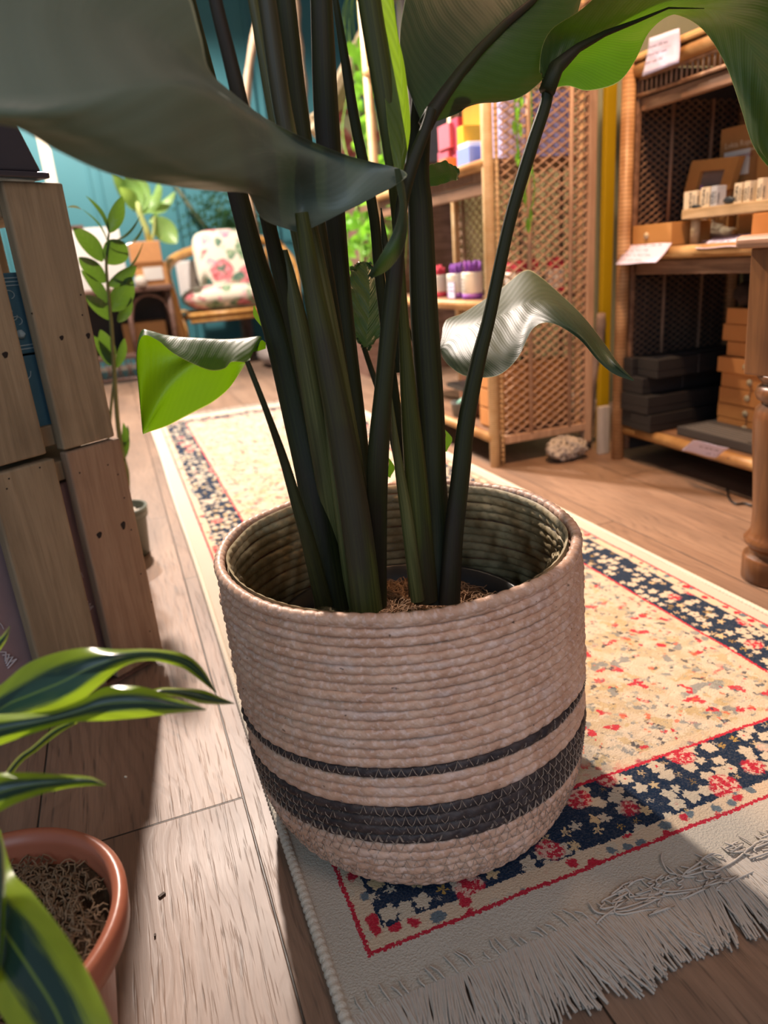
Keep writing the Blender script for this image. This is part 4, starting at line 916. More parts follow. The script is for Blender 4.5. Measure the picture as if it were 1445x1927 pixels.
# flat pack with grey lines
r=thing('black_craft_pack','flat black pack with grey ruled lines on the bottom shelf','pack',(1.50,1.45,ZB)); MB().bb((1.446,1.32,ZB),(1.62,1.60,ZB+.024)).build('carton',P('charcoal_card',(.055,.055,.06)),r,bevel=.002)
g=MB()
for k in range(5): g.bb((1.455+.017*k,1.36,ZB+.0235),(1.459+.017*k,1.575,ZB+.0247))
g.build('ruled_lines',P('grey_print',(.22,.22,.23)),r)
def card(name,label,quad,lines,sd,texts=None,lh=None):
    """paper card: quad = 4 world corners tl,tr,br,bl"""
    tl,tr,br,bl=[Vector(p) for p in quad]; rows=[]
    for i in range(8):
        t=i/7; a=tl.lerp(bl,t); b=tr.lerp(br,t); nn=(tr-tl).cross(bl-tl).normalized(); rows.append([a.lerp(b,j/7)+nn*(.003*math.sin(PI*t)+.0015*math.sin(j*.9)) for j in range(8)])
    r=thing(name,label,'price card',(tl+br)/2-Vector((0,0,.01))); MB().grid(rows).build('paper',M_PAPER,r,smooth=True,solid=.0005)
    xd=(tr-tl).normalized(); yd=(tl-bl); yd=(yd-xd*yd.dot(xd)).normalized(); W_=(tr-tl).length; H_=(tl-bl).length; g=MB(); nn=xd.cross(yd)
    if nn.dot(O-tl)<0: nn=-nn
    if texts:
        for k,(s_,sz,fx,fy) in enumerate(texts): textmesh('writing',s_,sz,M_INK,r,tl.lerp(tr,fx)+(bl-tl)*fy+nn*.005,xd,yd)
    else:
        scribble(g,tl+(tr-tl)*.08+nn*.004,xd,yd,W_*.8,lines,H_/(lines+.6),sd,.0005); g.build('writing',M_INK,r)
    return r
X=XR-.030
card('price_card','handwritten lilac card pinned under the top board of the rattan shelf',[ax(1222,72,X),ax(1278,53,X),ax(1277,118,X),ax(1208,144,X)],4,1,[('Incense Gift box',.0105,.10,.30),('Sandalwood Sage + wood',.0075,.03,.50),('incense + palo  €4.5',.0085,.04,.70)])
def q4(a,b,c,d,XX): return [ax(*a,XX[0]),ax(*b,XX[1]),ax(*c,XX[2]),ax(*d,XX[3])]
card('price_card','handwritten lilac card drooping below the kraft box with the button',q4((1180,461),(1264,457),(1234,494),(1158,498),(1.425,1.425,1.36,1.36)),4,2)
card('price_card','handwritten lilac card on the shelf edge beside the table corner',q4((1340,448),(1441,437),(1390,464),(1308,467),(1.50,1.50,1.405,1.405)),3,3)
card('price_card','handwritten lilac card on the bottom shelf by the flat black pack',[az(1305,829,.1415),az(1372,843,.1415),ax(1347,862,1.398),ax(1282,848,1.398)],3,4)
# mid shelf goods (surface z=.622)
ZM=.6232
def onX(px,X_): return ax(px,440,X_).y
y0,y1=onX(1175,1.428),onX(1263,1.428)
r=box_obj('kraft_drawer_box','kraft drawer box with a bone button at the far end of the middle shelf','box',(1.428,y1,ZM),(1.56,y0-.0,ZM+.058),M_KRAFT)
MB().tube([(1.424,(y0+y1)/2,ZM+.03),(1.429,(y0+y1)/2,ZM+.03)],.0085,14).build('button',M_BUTTON,r,smooth=True)
# white sage bundles behind it
sg=thing('sage_bundle','heap of whitish dried bundles behind the kraft drawer box','bundle',(1.62,1.68,ZM))
g=MB()
for k in range(9): g.tube([(1.59+.02*(k%3),1.60+.02*k*.6,ZM+.02+.012*(k//3)),(1.60+.02*(k%3),1.68+.02*k*.4,ZM+.03+.012*(k//3)),(1.60+.02*(k%3),1.74,ZM+.012)],[.012,.016,.008],8)
g.build('bundle_leaves',P('pale_sage',(.72,.66,.52),rough=.9,bump=1,scale=60),sg,smooth=True)
# wooden riser
r=thing('wooden_riser','small pale wooden riser bench on the middle shelf','riser',(1.49,1.3,ZM))
ya=onX(1280,1.452); 
MB().bb((1.452,1.0,ZM+.062),(1.54,ya,ZM+.086)).build('plank',M_PALE,r,bevel=.002)
for yy in (ya-.025,1.05): MB().tube([(1.478,yy,ZM),(1.478,yy,ZM+.062)],.012,14).build('leg',M_PALE,r,smooth=True)
ZT=ZM+.0865
def yt(px,X_,z_): 
    # y where pixel column meets plane X at about that height
    return ax(px,402,X_).y
def stupa(label,pxl,pxr,h,mat,flip=False,X_=1.468,dep=.022):
    ya_,yb_=yt(pxr,X_,0),yt(pxl,X_,0); r=thing('incense_box',label,'incense box',(X_+dep/2,(ya_+yb_)/2,ZT),'cream incense boxes on the riser')
    MB().bb((X_,ya_,ZT),(X_+dep,yb_,ZT+h)).build('carton',mat,r,bevel=.001)
    w_=yb_-ya_; sz=min(w_*.52,.0135)
    # text reads along the height on the front face (-X) ; xdir = up
    if flip: textmesh('printed_name','STUPA',sz,M_INKD,r,(X_-.0006,ya_+w_*.58,ZT+h*.93),(0,0,-1),(0,-1,0))
    else: textmesh('printed_name','STUPA',sz,M_INKD,r,(X_-.0006,ya_+w_*.45,ZT+h*.10),(0,0,1),(0,1,0))
    g=MB()
    for kk in range(2): g.bb((X_-.0008,ya_+w_*(.12+.12*kk) ,ZT+h*.15),(X_,ya_+w_*(.16+.12*kk),ZT+h*.75))
    g.build('fine_print',P('grey_print',(.22,.22,.23)),r)
    textmesh('side_name','STUPA',.0085,M_INKD,r,(X_+dep*.3,ya_-.0006,ZT+h*.12),(0,0,1),(-1,0,0))
    return r
M_BLUISH=P('pale_blue_card',(.50,.56,.66),rough=.7)
stupa('leftmost cream incense box on the riser, letters reading downwards',1285,1309,.043,M_CREAM,True)
stupa('second cream incense box from the left on the riser',1316,1332,.047,M_CREAM)
stupa('white incense box with pale blue side in the middle of the riser row',1335,1346,.047,M_BLUISH,dep=.03)
stupa('cream incense box right of the pale blue one on the riser',1378,1392,.046,M_CREAM,X_=1.480)
stupa('cream incense box second from the frame edge on the riser',1396,1407,.046,M_CREAM,dep=.026)
stupa('cream incense box at the right end of the riser row',1420,1430,.048,M_CREAM,dep=.028)
for pxx,rr_,lb in ((1308,.0175,'dark flat stone in front of the leftmost incense box'),(1370,.0175,'dark rounded stone between the incense boxes')):
    c=Vector((1.462,yt(pxx,1.462,0),ZT)); h_=.0045 if pxx<1320 else .009
    tag(MB().blob(c+Vector((0,0,h_)),(.008,rr_,h_),14,8,.12,pxx).build('polished_stone',P('blue_black_stone',(.035,.05,.065),rough=.2),smooth=True),lb,'stone')
# lavender
lv=thing('lavender_sprig','purple dried lavender sprigs leaning at the left of the riser','dried flowers',(1.56,1.60,ZM))
g=MB(); g2=MB()
for k in range(5):
    b=Vector((1.545,onX(1303,1.545)-.004*k,ZM)); tpz=.115+.012*(k%3); tp3=Vector((1.555,b.y+.012-.008*k,ZM+tpz)); g.tube([b,tp3],.0012,5)
    for j in range(5): g2.blob(b.lerp(tp3,.78+.06*j)+Vector((0,.002*(j%2),0)),(.004,.004,.004),6,5,.4,j)
g.build('stems',P('dry_stem',(.35,.30,.15)),lv); g2.build('flowers',P('lavender_purple',(.20,.08,.30),rough=.9),lv,smooth=True)
# kraft display boxes at the back
M_KR2=P('brown_kraft_card',(.40,.20,.07),rough=.7)
def disp(label,pxl,pxr,X_,z0,z1,dep,mat,txt=None,tz=.8,sz=.016):
    ya_,yb_=ax(pxr,300,X_).y,ax(pxl,300,X_).y; r=thing('kraft_display_box',label,'box',(X_+dep/2,(ya_+yb_)/2,z0),'kraft display boxes on the middle shelf'); MB().bb((X_,ya_,z0),(X_+dep,yb_,z1)).build('carton',mat,r,bevel=.002)
    if txt:
        textmesh('printed_name',txt,sz,P('pale_print',(.72,.58,.42)),r,(X_-.0008,yb_-.018,z0+(z1-z0)*tz),(0,-1,0),(0,0,1))
        MB().bb((X_-.0009,ya_+.005,z0+(z1-z0)*tz-.014),(X_,yb_-.018,z0+(z1-z0)*tz-.011)).build('printed_line',P('pale_print',(.72,.58,.42)),r)
    return r,ya_,yb_
r,ya_,yb_=disp('tall kraft display box with a white label at the back of the middle shelf',1353,1450,1.62,ZM,.905,.10,M_KR2,'Lokta Rope',.82,.020)
c0=yb_-.020
MB().bb((1.617,c0-.085,.785),(1.6195,c0,.845)).build('paper_label',M_WHITE,r)
textmesh('label_writing','PLU',.013,M_INKD,r,(1.6165,c0-.012,.822),(0,-1,0),(0,0,1)); textmesh('label_writing','ASSORTED',.011,P('dark_red_ink',(.30,.03,.06)),r,(1.6165,c0-.042,.826),(0,-1,0),(0,0,1))
r,ya_,yb_=disp('kraft display box with open lid at the right edge behind the incense boxes',1398,1470,1.55,ZM,.752,.07,M_KRAFT,'Lokta Rope',.78,.018)
g=MB(); g.box((1.60,(ya_+yb_)/2,.795),(.003,yb_-ya_,.085)); g.build('open_lid',M_KRAFT,r)
# amber frame box tilted
fr_=thing('kraft_frame_box','tilted kraft box lid with a window leaning behind the lavender','box',(1.585,1.52,ZM))
def fpt(px,py,X_=1.585): return ax(px,py,X_)
cs=[fpt(1302,303),fpt(1392,293),fpt(1372,356),fpt(1284,372)]
ins=[]
cen=(cs[0]+cs[1]+cs[2]+cs[3])/4
for c in cs: ins.append(cen+(c-cen)*.52+Vector((0,0,-.008)))
dpt=Vector((.02,0,0)); g=MB(); vs=cs+ins+[c+dpt for c in cs]+[c+dpt for c in ins]; fs=[]
for k in range(4):
    j=(k+1)%4; fs+=[(k,j,4+j,4+k),(8+k,12+k,12+j,8+j),(k,8+k,8+j,j),(4+k,4+j,12+j,12+k)]
g.add(vs,fs); g.build('window_frame',M_KRAFT,fr_)
g=MB(); g.add([c+Vector((.012,0,0)) for c in ins],[(0,1,2,3)]); g.build('window_film',P('grey_film',(.22,.18,.17),rough=.3),fr_)
MB().bb((1.60,cs[2].y+.01,ZM),(1.62,cs[3].y-.01,cs[2].z+.01)).build('easel_back',M_KR2,fr_)
r=box_obj('orange_kraft_box','orange kraft box at the right edge of the middle shelf behind the card','box',(1.45,1.22,ZM+.0),(1.56,onX(1413,1.45),ZM+.058),M_KRAFTO)

# ------------------------------------------------------------------ second rattan shelf (middle background)
X2,Y2=1.048,1.952; X2B=1.392; Y2F=2.86; T2=1.55
s2=thing('rattan_shelf_unit','golden rattan open shelf unit with pale lattice side facing the rug','shelf',(1.22,2.33,0))
MB().tube([(X2+.008,Y2+.004,0),(X2+.008,Y2+.004,T2)],.0165,14).build('post',M_RATTAN,s2,smooth=True)
g=MB()
for k in range(100): g.blob((X2+.034,Y2,.02+.0155*k),(.0065,.0065,.0085),8,5)
g.tube([(X2+.034,Y2,0.0),(X2+.034,Y2,T2)],.0055,8); g.build('beaded_trim',M_RATTAN,s2,smooth=True)
for (x,y) in ((X2+.008,Y2F),(X2B,Y2F)): MB().tube([(x,y,0),(x,y,T2)],.017,12).build('post',M_RATTAN,s2,smooth=True)
MB().bb((X2B-.012,Y2-.012,.03),(X2B+.014,Y2+.014,T2)).build('post',M_CANE_L,s2,bevel=.003)
MB().tube([(X2B-.03,Y2+.01,.06),(X2B-.03,Y2+.01,T2)],.010,10).build('side_pole',M_RATTAN,s2,smooth=True)
for z,th in ((.105,.03),(.505,.03),(.890,.03),(1.31,.03),(1.55,.02)):
    MB().bb((X2+.01,Y2+.015,z-.012),(X2B,Y2F,z)).build('shelf_board',M_BROWNRAIL,s2)
    MB().tube([(X2+.004,Y2,z-.014),(X2+.004,Y2F,z-.014)],.015,12).build('front_rail',M_RATTAN_H,s2,smooth=True)
    if z<.12: MB().bb((X2+.04,Y2-.010,z-.035),(X2B,Y2+.010,z-.01)).build('side_rail',M_CANE_L,s2,bevel=.002)
MB().bb((X2+.012,Y2+.03,.800),(X2+.028,Y2F,.835)).build('lower_rail',M_BROWNRAIL,s2,bevel=.002)
g=MB()
for k in range(100): yy=Y2+.03+k*.011; g.tube([(X2+.012,yy,.862),(X2+.012,yy,.838)],.0025,5)
g.build('spindle_strip',M_CANE,s2)
lattice((X2+.045,Y2,.10),(1,0,0),(0,0,1),X2B-X2-.055,1.30,.041,.0026,'side_lattice',s2,M_CANE_L)
lattice((X2B+.004,Y2+.02,.12),(0,1,0),(0,0,1),Y2F-Y2-.03,1.3,.055,.0024,'back_lattice',s2,M_CANE)
for u in (.105,.245): MB().tube([(X2+.03+u,Y2-.004,.09),(X2+.03+u,Y2-.004,T2)],.0075,8).build('lattice_pole',M_CANE_L,s2,smooth=True)
for u in (.15,.40,.62,.84): MB().tube([(X2B,Y2+u,.12),(X2B,Y2+u,T2)],.006,8).build('lattice_pole',M_CANE,s2,smooth=True)
def b2(label,pxl,pxr,X_,z0,z1,dep,col,name='gift_box'):
    py=260; ya_,yb_=ax(pxr,py,X_).y,ax(pxl,py,X_).y
    return box_obj(name,label,'box',(X_,ya_,z0),(X_+dep,yb_,z1),P('card_%02x%02x%02x'%tuple(int(c*99) for c in col),col,rough=.6),'coloured gift boxes on the golden shelf')
Z9=.8905; Z5=.5055
b2('pink gift box on the golden shelf, lower of the stacked pink pair',822,842,1.15,Z9,Z9+.085,.12,(.62,.13,.20))
b2('pink gift box stacked on the other pink box of the golden shelf',824,846,1.145,Z9+.087,Z9+.16,.11,(.66,.16,.22))
b2('deep pink gift box right of the stacked pink pair',850,862,1.16,Z9,Z9+.17,.12,(.50,.07,.14))
b2('yellow and orange upright box beside the pink boxes',860,872,1.10,Z9,Z9+.12,.07,(.85,.50,.03))
b2('orange box standing behind the yellow box',872,905,1.17,Z9,Z9+.19,.12,(.80,.30,.02))
b2('red and orange open box at the front edge left of the blue box',822,838,1.085,Z9,Z9+.045,.08,(.72,.20,.10))
b2('light blue box at the front edge of the golden shelf',858,882,1.080,Z9,Z9+.052,.12,(.25,.36,.80))
r=thing('soap_bar','white wrapped bars lying on the light blue box','soap',(1.12,2.1,Z9+.053)); 
MB().box((1.12,ax(884,260,1.12).y+.0,Z9+.062),(.05,.075,.016)).build('wrapper',M_WHITE,r,bevel=.004)
g=MB()
tag(MB().bb((1.25,Y2+.05,Z9),(1.37,Y2+.19,Z9+.175)).build('paper_bag',P('lilac_blue_paper',(.30,.33,.72)),bevel=.004),'lilac blue paper bag behind the lattice side of the golden shelf','bag','blue bags behind the lattice')
tag(MB().bb((1.13,Y2+.05,Z9),(1.23,Y2+.14,Z9+.16)).build('paper_bag',P('pale_lilac_paper',(.48,.47,.80)),bevel=.004),'pale lilac paper bag behind the front part of the lattice','bag','blue bags behind the lattice')
# jars with incense/purple tops on the middle level
M_JAR=P('white_label_sleeve',(.78,.74,.66),rough=.5)
def jar(label,px,X_,col,r_=.030,h=.085,zz=Z5):
    yy=ax(px,520,X_).y; r=thing('wax_melt_jar',label,'jar',(X_,yy,zz),'labelled jars on the golden shelf')
    MB().lathe([(r_*.9,0),(r_,.004),(r_,.018)],(X_,yy,zz),24).build('jar_base',P('jar_c%d'%int(col[0]*90+col[2]*9),col,rough=.4),r,smooth=True)
    MB().lathe([(r_,.0185),(r_*1.01,.020),(r_*1.01,h-.02),(r_*.98,h-.015)],(X_,yy,zz),24).build('label_sleeve',M_JAR,r,smooth=True)
    g=MB(); q=random.Random(int(px))
    for k in range(26):
        a=q.uniform(0,6.28); rr=r_*.85*math.sqrt(q.random()); g.tube([(X_+rr*math.cos(a),yy+rr*math.sin(a),zz+h-.02),(X_+rr*1.05*math.cos(a),yy+rr*1.05*math.sin(a),zz+h+.012*q.random()+.008)],.0045,5)
    g.build('shredded_top',P('tuft_c%d'%int(col[0]*90+col[2]*9),col,rough=.8,bump=1,scale=200),r,smooth=True)
    g=MB()
    for k in range(4): g.box((X_-r_*1.02,yy,zz+.03+.011*k),(.001,r_*(1.0-.1*k),.0018))
    g.build('printed_lines',P('grey_print',(.22,.22,.23)),r); return r
PUR=(.26,.08,.42); REDC=(.62,.06,.10)
jar('purple topped jar nearest the golden post on the middle level',888,1.10,PUR,.033,.098)
jar('purple topped jar behind the framed price card',858,1.105,PUR,.031,.094)
jar('red topped jar half hidden behind the dark plant stalk',824,1.11,REDC,.030,.090)
for k,(px_,c_) in enumerate([(1000,REDC),(1022,(.70,.12,.10)),(1044,REDC)]):
    yy=Y2+.06+.03*(k%2); xx=1.17+.07*k; r=copy_thing(bpy.data.objects['wax_melt_jar.002'] if 'wax_melt_jar.002' in bpy.data.objects else r,(xx,yy,Z5),None,['red topped jar behind the lattice, nearest the golden post','red topped jar behind the lattice, middle of three','red topped jar behind the lattice, nearest the yellow board'][k])
yy=ax(848,520,1.066).y
r=thing('framed_price_card','small framed white price card leaning on a purple topped jar','price card',(1.07,yy,Z5)); MB().bb((1.066,yy-.026,Z5),(1.070,yy+.026,Z5+.056)).build('frame',P('grey_frame',(.25,.22,.27)),r,bevel=.001); MB().bb((1.0652,yy-.022,Z5+.004),(1.0662,yy+.022,Z5+.052)).build('paper',M_PAPER,r)
g=MB(); scribble(g,(1.0648,yy+.016,Z5+.046),(0,-1,0),(0,0,1),.034,2,.012,3,.0005); g.build('writing',M_INK,r)
# bottom level: kraft drawers, grey bowl
r=thing('kraft_drawer_unit','stack of kraft drawers beside the golden post on the bottom level','drawers',(1.12,2.03,.106))
MB().bb((1.085,1.985,.106),(1.36,2.10,.30)).build('carton',M_KR2,r,bevel=.002)
for k in range(3): 
    MB().bb((1.078,1.992,.112+.062*k),(1.086,2.093,.168+.062*k)).build('drawer',M_KRAFTO,r,bevel=.001)
tag(MB().bb((1.16,2.13,.106),(1.37,2.40,.25)).build('brown_storage_box',P('brown_box_card',(.30,.14,.08)),bevel=.002),'plain brown storage box on the bottom level of the golden shelf','box')
yy=ax(864,740,1.09).y
r=thing('grey_bowl','grey stone bowl holding a mint green bar on the bottom level','bowl',(1.10,yy,.106)); MB().lathe([(.030,0),(.034,.002),(.040,.045),(.042,.050),(.038,.050),(.034,.02),(.01,.015)],(1.10,yy,.106),28,False).build('bowl_wall',P('grey_stone',(.12,.12,.115)),r,smooth=True)
MB().tube([(1.085,yy,.15),(1.10,yy-.02,.170)],.008,10).build('mint_bar',P('mint_green',(.35,.72,.58)),r,smooth=True)
MB().bb((1.08,yy-.06,.20),(1.2,yy+.08,.215)).build('dark_tray',M_BLACKP)
o=bpy.data.objects['dark_tray']; tag(o,'thin dark tray above the grey bowl on the bottom level','tray'); 
MB().bb((1.13,yy-.02,.106),(1.2,yy+.08,.1995)).build('brown_storage_box',P('brown_box_card',(.30,.14,.08))); tag(bpy.data.objects['brown_storage_box.001'],'small brown box under the dark tray behind the grey bowl','box')
# trailing vine in front of the lattice
vn=thing('trailing_vine','thin green string plant dangling in front of the lattice side','plant',(1.18,1.90,1.0))
g=MB(); q=random.Random(8)
for pts in ([(962,120),(968,190),(972,250),(978,300)],[(975,120),(978,200),(973,240),(974,300)],[(1000,310),(998,330),(990,350),(985,370),(990,390)],[(1000,310),(1006,350),(1003,380),(998,395),(993,430)],[(997,120),(1000,200),(1001,260),(1000,310)]):
    g.tube([V(p) for p in cr([tuple(ay(x,y,1.90)) for x,y in pts],16)],.0018,5)
g.build('stems',M_POTHOS,vn,smooth=True); 
for px,py,w_ in ((972,215,9),(978,245,8),(966,240,7),(973,300,9),(986,372,8),(993,425,10),(998,405,6),(970,180,9),(980,190,8)): leaflet(vn,(px,py-14),(px+2,py+14),w_,M_POTHOS,0,1.90,name='leaf')

# wall things between the shelves
tag(MB().bb((1.424,1.925,0.0),(1.459,1.945,1.75)).build('yellow_board',P('yellow_paint',(.44,.30,.005),rough=.5,var=.05),bevel=.002),'tall narrow yellow painted board between the two rattan shelves','board')
pA=az(1150,852); 
tag(MB().bb((1.392,1.878,0),(1.430,1.896,.155)).build('whitewashed_plank',M_WHITEPLANK,bevel=.002),'short whitewashed plank standing in front of the yellow board','plank')
pts=[V(p) for p in cr([tuple(az(1100,838)),tuple(ay(1106,780,1.99)),tuple(ay(1116,700,1.955)),tuple(ay(1128,640,1.925)),tuple(ay(1131,590,1.91))],24)]
tag(MB().tube(pts,[.020-.006*i/23+.0015*math.sin(i*1.3) for i in range(24)],12).build('driftwood_stick',M_GREYWOOD,smooth=True),'thick grey driftwood stick leaning between the lattice shelf and the plank','stick')
g=MB(); c=az(1074,868)+Vector((0,.03,0)); rows=[]; q=random.Random(12)
n_,m_=48,28
for i in range(m_+1):
    a=PI*i/m_; row=[]
    for k in range(n_):
        b=2*PI*k/n_; j=1+.10*math.sin(3*b+2*a)+.07*math.sin(7*b+5*a)+.05*math.sin(13*b-9*a)+q.uniform(-.035,.035); row.append(c+Vector((.068*math.sin(a)*math.cos(b),.048*math.sin(a)*math.sin(b),0))*j+Vector((0,0,max(0.001,.036-.036*math.cos(a)*j))))
    rows.append(row)
t=NT('pitted_coral_rock'); v=t.coord(); vo=t.vor(v,70,'F1',1); n=t.noise(v,25,5,.7); cc=t.mix(t.ss(vo.outputs['Distance'],.15,.4),(.10,.08,.06),t.mix(n,(.42,.36,.30),(.72,.68,.62))); MR=t.done(t.bsdf(cc,.9,t.bump(t.m('ADD',vo.outputs['Distance'],n),1,.01),.2))
tag(g.grid(rows,closeu=True).build('coral_rock',MR,smooth=True),'lumpy pale pitted rock on the floor at the foot of the driftwood stick','rock')
cable=[V(p) for p in cr([tuple(az(x,y,.004)) for x,y in ((1368,920),(1372,938),(1385,948),(1400,947),(1420,952),(1450,945),(1500,940))],40)]
tag(MB().tube(cable,.0028,6).build('power_cable',M_BLACKP,smooth=True),'thin dark cable lying on the floor beside the table leg','cable')
for k,(px,py,lb) in enumerate([(305,1686,'dark angular wood chip on the floor right of the terracotta pot'),(292,1762,'small brown crumb on the floor near the terracotta pot'),(237,1463,'tiny pale crumb on the floor in the crate shadow')]):
    p=az(px,py,0); g=MB(); L=.0055 if k==0 else .0028; g.box((p.x,p.y,.0012),(L*1.4,L*.7,.0024),rot=.5+k); tag(g.build('floor_crumb',P('crumb_dark',(.06,.035,.02)) if k<2 else M_CREAM,bevel=.0004),lb,'crumb')

# ------------------------------------------------------------------ back of the room
YA=5.55
ch=thing('rattan_armchair','honey coloured rattan armchair with floral cushions at the back of the room','armchair',(.80,YA,0))
def T(name,pts,r,parent=ch,mat=None,n=24,seg=10): 
    return MB().tube([V(p) for p in cr([tuple(p) for p in pts],n)],r,seg).build(name,mat or M_BAMBOO,parent,smooth=True)
yb=5.95; yf=5.35
def A(px,py,Y): return ay(px,py,Y)
for dy in (0,.03): 
    T('arm_frame',[Vector((.50,yf,0)),A(345,640,yf),A(325,560,yf+.05+dy),A(312,515,yf+.15+dy),A(322,492,yf+.3),A(345,478,yf+.45),A(380,466,yb),A(430,452,yb+.02),A(480,450,yb),A(530,462,yb)],.034 if dy==0 else .024)
T('arm_frame',[Vector((1.17,yf,0)),A(560,640,yf),A(562,560,yf+.1),A(556,500,yf+.3),A(530,462,yb)],.020)
T('back_rail',[A(372,478,yb-.05),A(385,540,yb-.08),A(392,585,yb-.1)],.017)
T('back_rail',[A(500,465,yb),A(505,560,yb-.05)],.017)
g=MB(); g.tube([A(384,480,yb-.03),A(402,505,yb-.03)],.009,6); g.tube([A(402,478,yb-.03),A(388,510,yb-.03)],.009,6); g.build('cross_brace',M_BAMBOO,ch,smooth=True)
for yy in (yf,yb-.1):
    T('seat_rail',[Vector((.52,yy,.375)),Vector((1.17,yy,.375))],.020,n=2); T('seat_rail',[Vector((.52,yy,.335)),Vector((1.17,yy,.335))],.014,n=2)
for xx in (.52,1.17): T('seat_rail',[Vector((xx,yf,.375)),Vector((xx,yb-.1,.375))],.018,n=2)
for xx,yy in ((.52,yb-.1),(1.17,yb-.1)): T('leg',[Vector((xx,yy,0)),Vector((xx,yy,.40))],.020,n=2)
M_FLORAL=mat_floral('floral_chintz_back',5.2); M_FLORAL2=mat_floral('floral_chintz_seat',8)
def cushion(name,label,c,half,axes,mat,pw=3.0):
    g=MB(); rows=[]; n_,m_=40,24
    ax0,ax1,ax2=[Vector(a_).normalized() for a_ in axes]
    def se(v_,p): return (abs(v_)**(2/p))*(1 if v_>=0 else -1)
    for i in range(m_+1):
        a=-PI/2+PI*i/m_; rows.append([])
        for k_ in range(n_):
            b=2*PI*k_/n_; ca=abs(math.cos(a))**.55
            rows[-1].append(Vector(c)+ax0*(half[0]*ca*se(math.cos(b),pw+1.5))+ax1*(half[1]*ca*se(math.sin(b),pw+1.5))+ax2*(half[2]*math.sin(a)))
    return tag(g.grid(rows,closeu=True).build(name,mat,smooth=True),label,'cushion')
cushion('seat_cushion','flat cream floral seat cushion on the rattan armchair',(.845,5.60,.480),(.335,.28,.088),((1,0,0),(0,1,0),(0,0,1)),M_FLORAL2)
cushion('back_cushion','floral back cushion with pink flowers standing on the armchair seat',(.90,5.80,.72),(.24,.245,.075),((1,0,0),(0,.35,1),(0,-1,.35)),M_FLORAL)
tag(MB().box((.66,5.93,.62),(.26,.03,.26)).build('white_canvas_bag',P('white_canvas',(.78,.72,.70)),bevel=.01),'white canvas bag with a dark mark behind the left arm of the armchair','bag')
g=MB().blob((.70,5.912,.60),(.035,.004,.05),10,8,.4,3); g.build('dark_mark',P('dark_mark_print',(.08,.04,.05)),bpy.data.objects['white_canvas_bag'])
# things under the chair
for k,(x,c_,lb) in enumerate([(.60,(.7,.68,.66),'white tub under the left of the armchair'),(.78,(.05,.05,.05),'dark tub under the middle of the armchair'),(.92,(.45,.26,.14),'brown basket under the armchair')]):
    tag(MB().lathe([(.05,0),(.06,.01),(.065,.15),(.06,.152)],(x,5.72,0),20).build('storage_tub',P('tub%d'%k,c_),smooth=True),lb,'tub')
cushion('floor_cushion','pinkish grey round floor pouf to the right below the armchair',(1.12,5.08,.075),(.20,.18,.075),((1,0,0),(0,1,0),(0,0,1)),P('grey_pouf_cloth',(.34,.28,.26)))
# side table
st_=thing('rattan_side_table','dark rattan side table with arched braces left of the armchair','side table',(.13,5.35,0))
x0,x1,y0_,y1_=-.22,.42,5.15,5.62; TZ=TZ0=.60
MB().bb((x0,y0_,TZ-.035),(x1,y1_,TZ)).build('table_top',M_DARKRATTAN,st_,bevel=.008)
for x,y in ((x0+.03,y0_+.03),(.12,y0_+.03),(x1-.03,y0_+.03),(x0+.03,y1_-.03),(x1-.03,y1_-.03)): MB().tube([(x,y,0),(x,y,TZ-.03)],.016,10).build('leg',M_DARKRATTAN,st_,smooth=True)
MB().bb((x0+.01,y0_+.01,.15),(x1-.01,y1_-.01,.18)).build('lower_shelf',M_DARKRATTAN,st_,bevel=.004)
for xa,xb in ((.12,x1-.03),(x0+.03,.12)):
    T('arched_brace',[(xa,y0_+.03,.36),(xa+.04,y0_+.03,.50),(xa+.13,y0_+.03,.545),(xb-.04,y0_+.03,.50),(xb,y0_+.03,.36)],.010,st_,M_DARKRATTAN)
MB().bb((x0+.02,y1_-.02,.18),(x1-.02,y1_-.01,TZ0-.035)).build('dark_backing',M_DARKBACK,st_)
g=MB()
for k in range(9): xx=x0+.06+.065*k; g.tube([(xx,y0_+.02,.02),(xx+.04,y0_+.02,.145)],.006,6); g.tube([(xx+.04,y0_+.02,.02),(xx,y0_+.02,.145)],.006,6)
g.tube([(x0,y0_+.02,.02),(x1,y0_+.02,.02)],.010,8); g.build('fretwork',M_DARKRATTAN,st_,smooth=True)
r=thing('cardboard_planter_box','orange-brown cardboard box with a white label on the side table','box',(.31,5.28,TZ))
pa=ay(247,470,5.22); pb=ay(308,470,5.22)
MB().bb((pa.x,5.22,TZ),(pb.x,5.42,TZ+.145)).build('carton',P('orange_cardboard',(.66,.33,.13)),r,bevel=.003)
MB().bb((pa.x-.012,5.21,TZ+.146),(pb.x-.02,5.42,TZ+.275)).build('upper_carton',P('orange_cardboard2',(.70,.34,.14)),r,bevel=.003)
MB().bb((pa.x+.05,5.214,TZ+.035),(pb.x-.03,5.219,TZ+.115)).build('white_label',M_WHITE,r)
PXc=(pa.x+pb.x)/2-.01; ZP=TZ+.276
cd=thing('dumbcane_plant','speckled light green broad leaved plant in the cardboard box against the teal wall','plant',(PXc,5.31,ZP-.01))
MB().tube([ay(285,468,5.3),ay(275,430,5.3),ay(262,400,5.3),ay(258,380,5.3)],[.022,.020,.018,.012],10).build('stem',P('pale_green_stem',(.42,.48,.16)),cd,smooth=True)
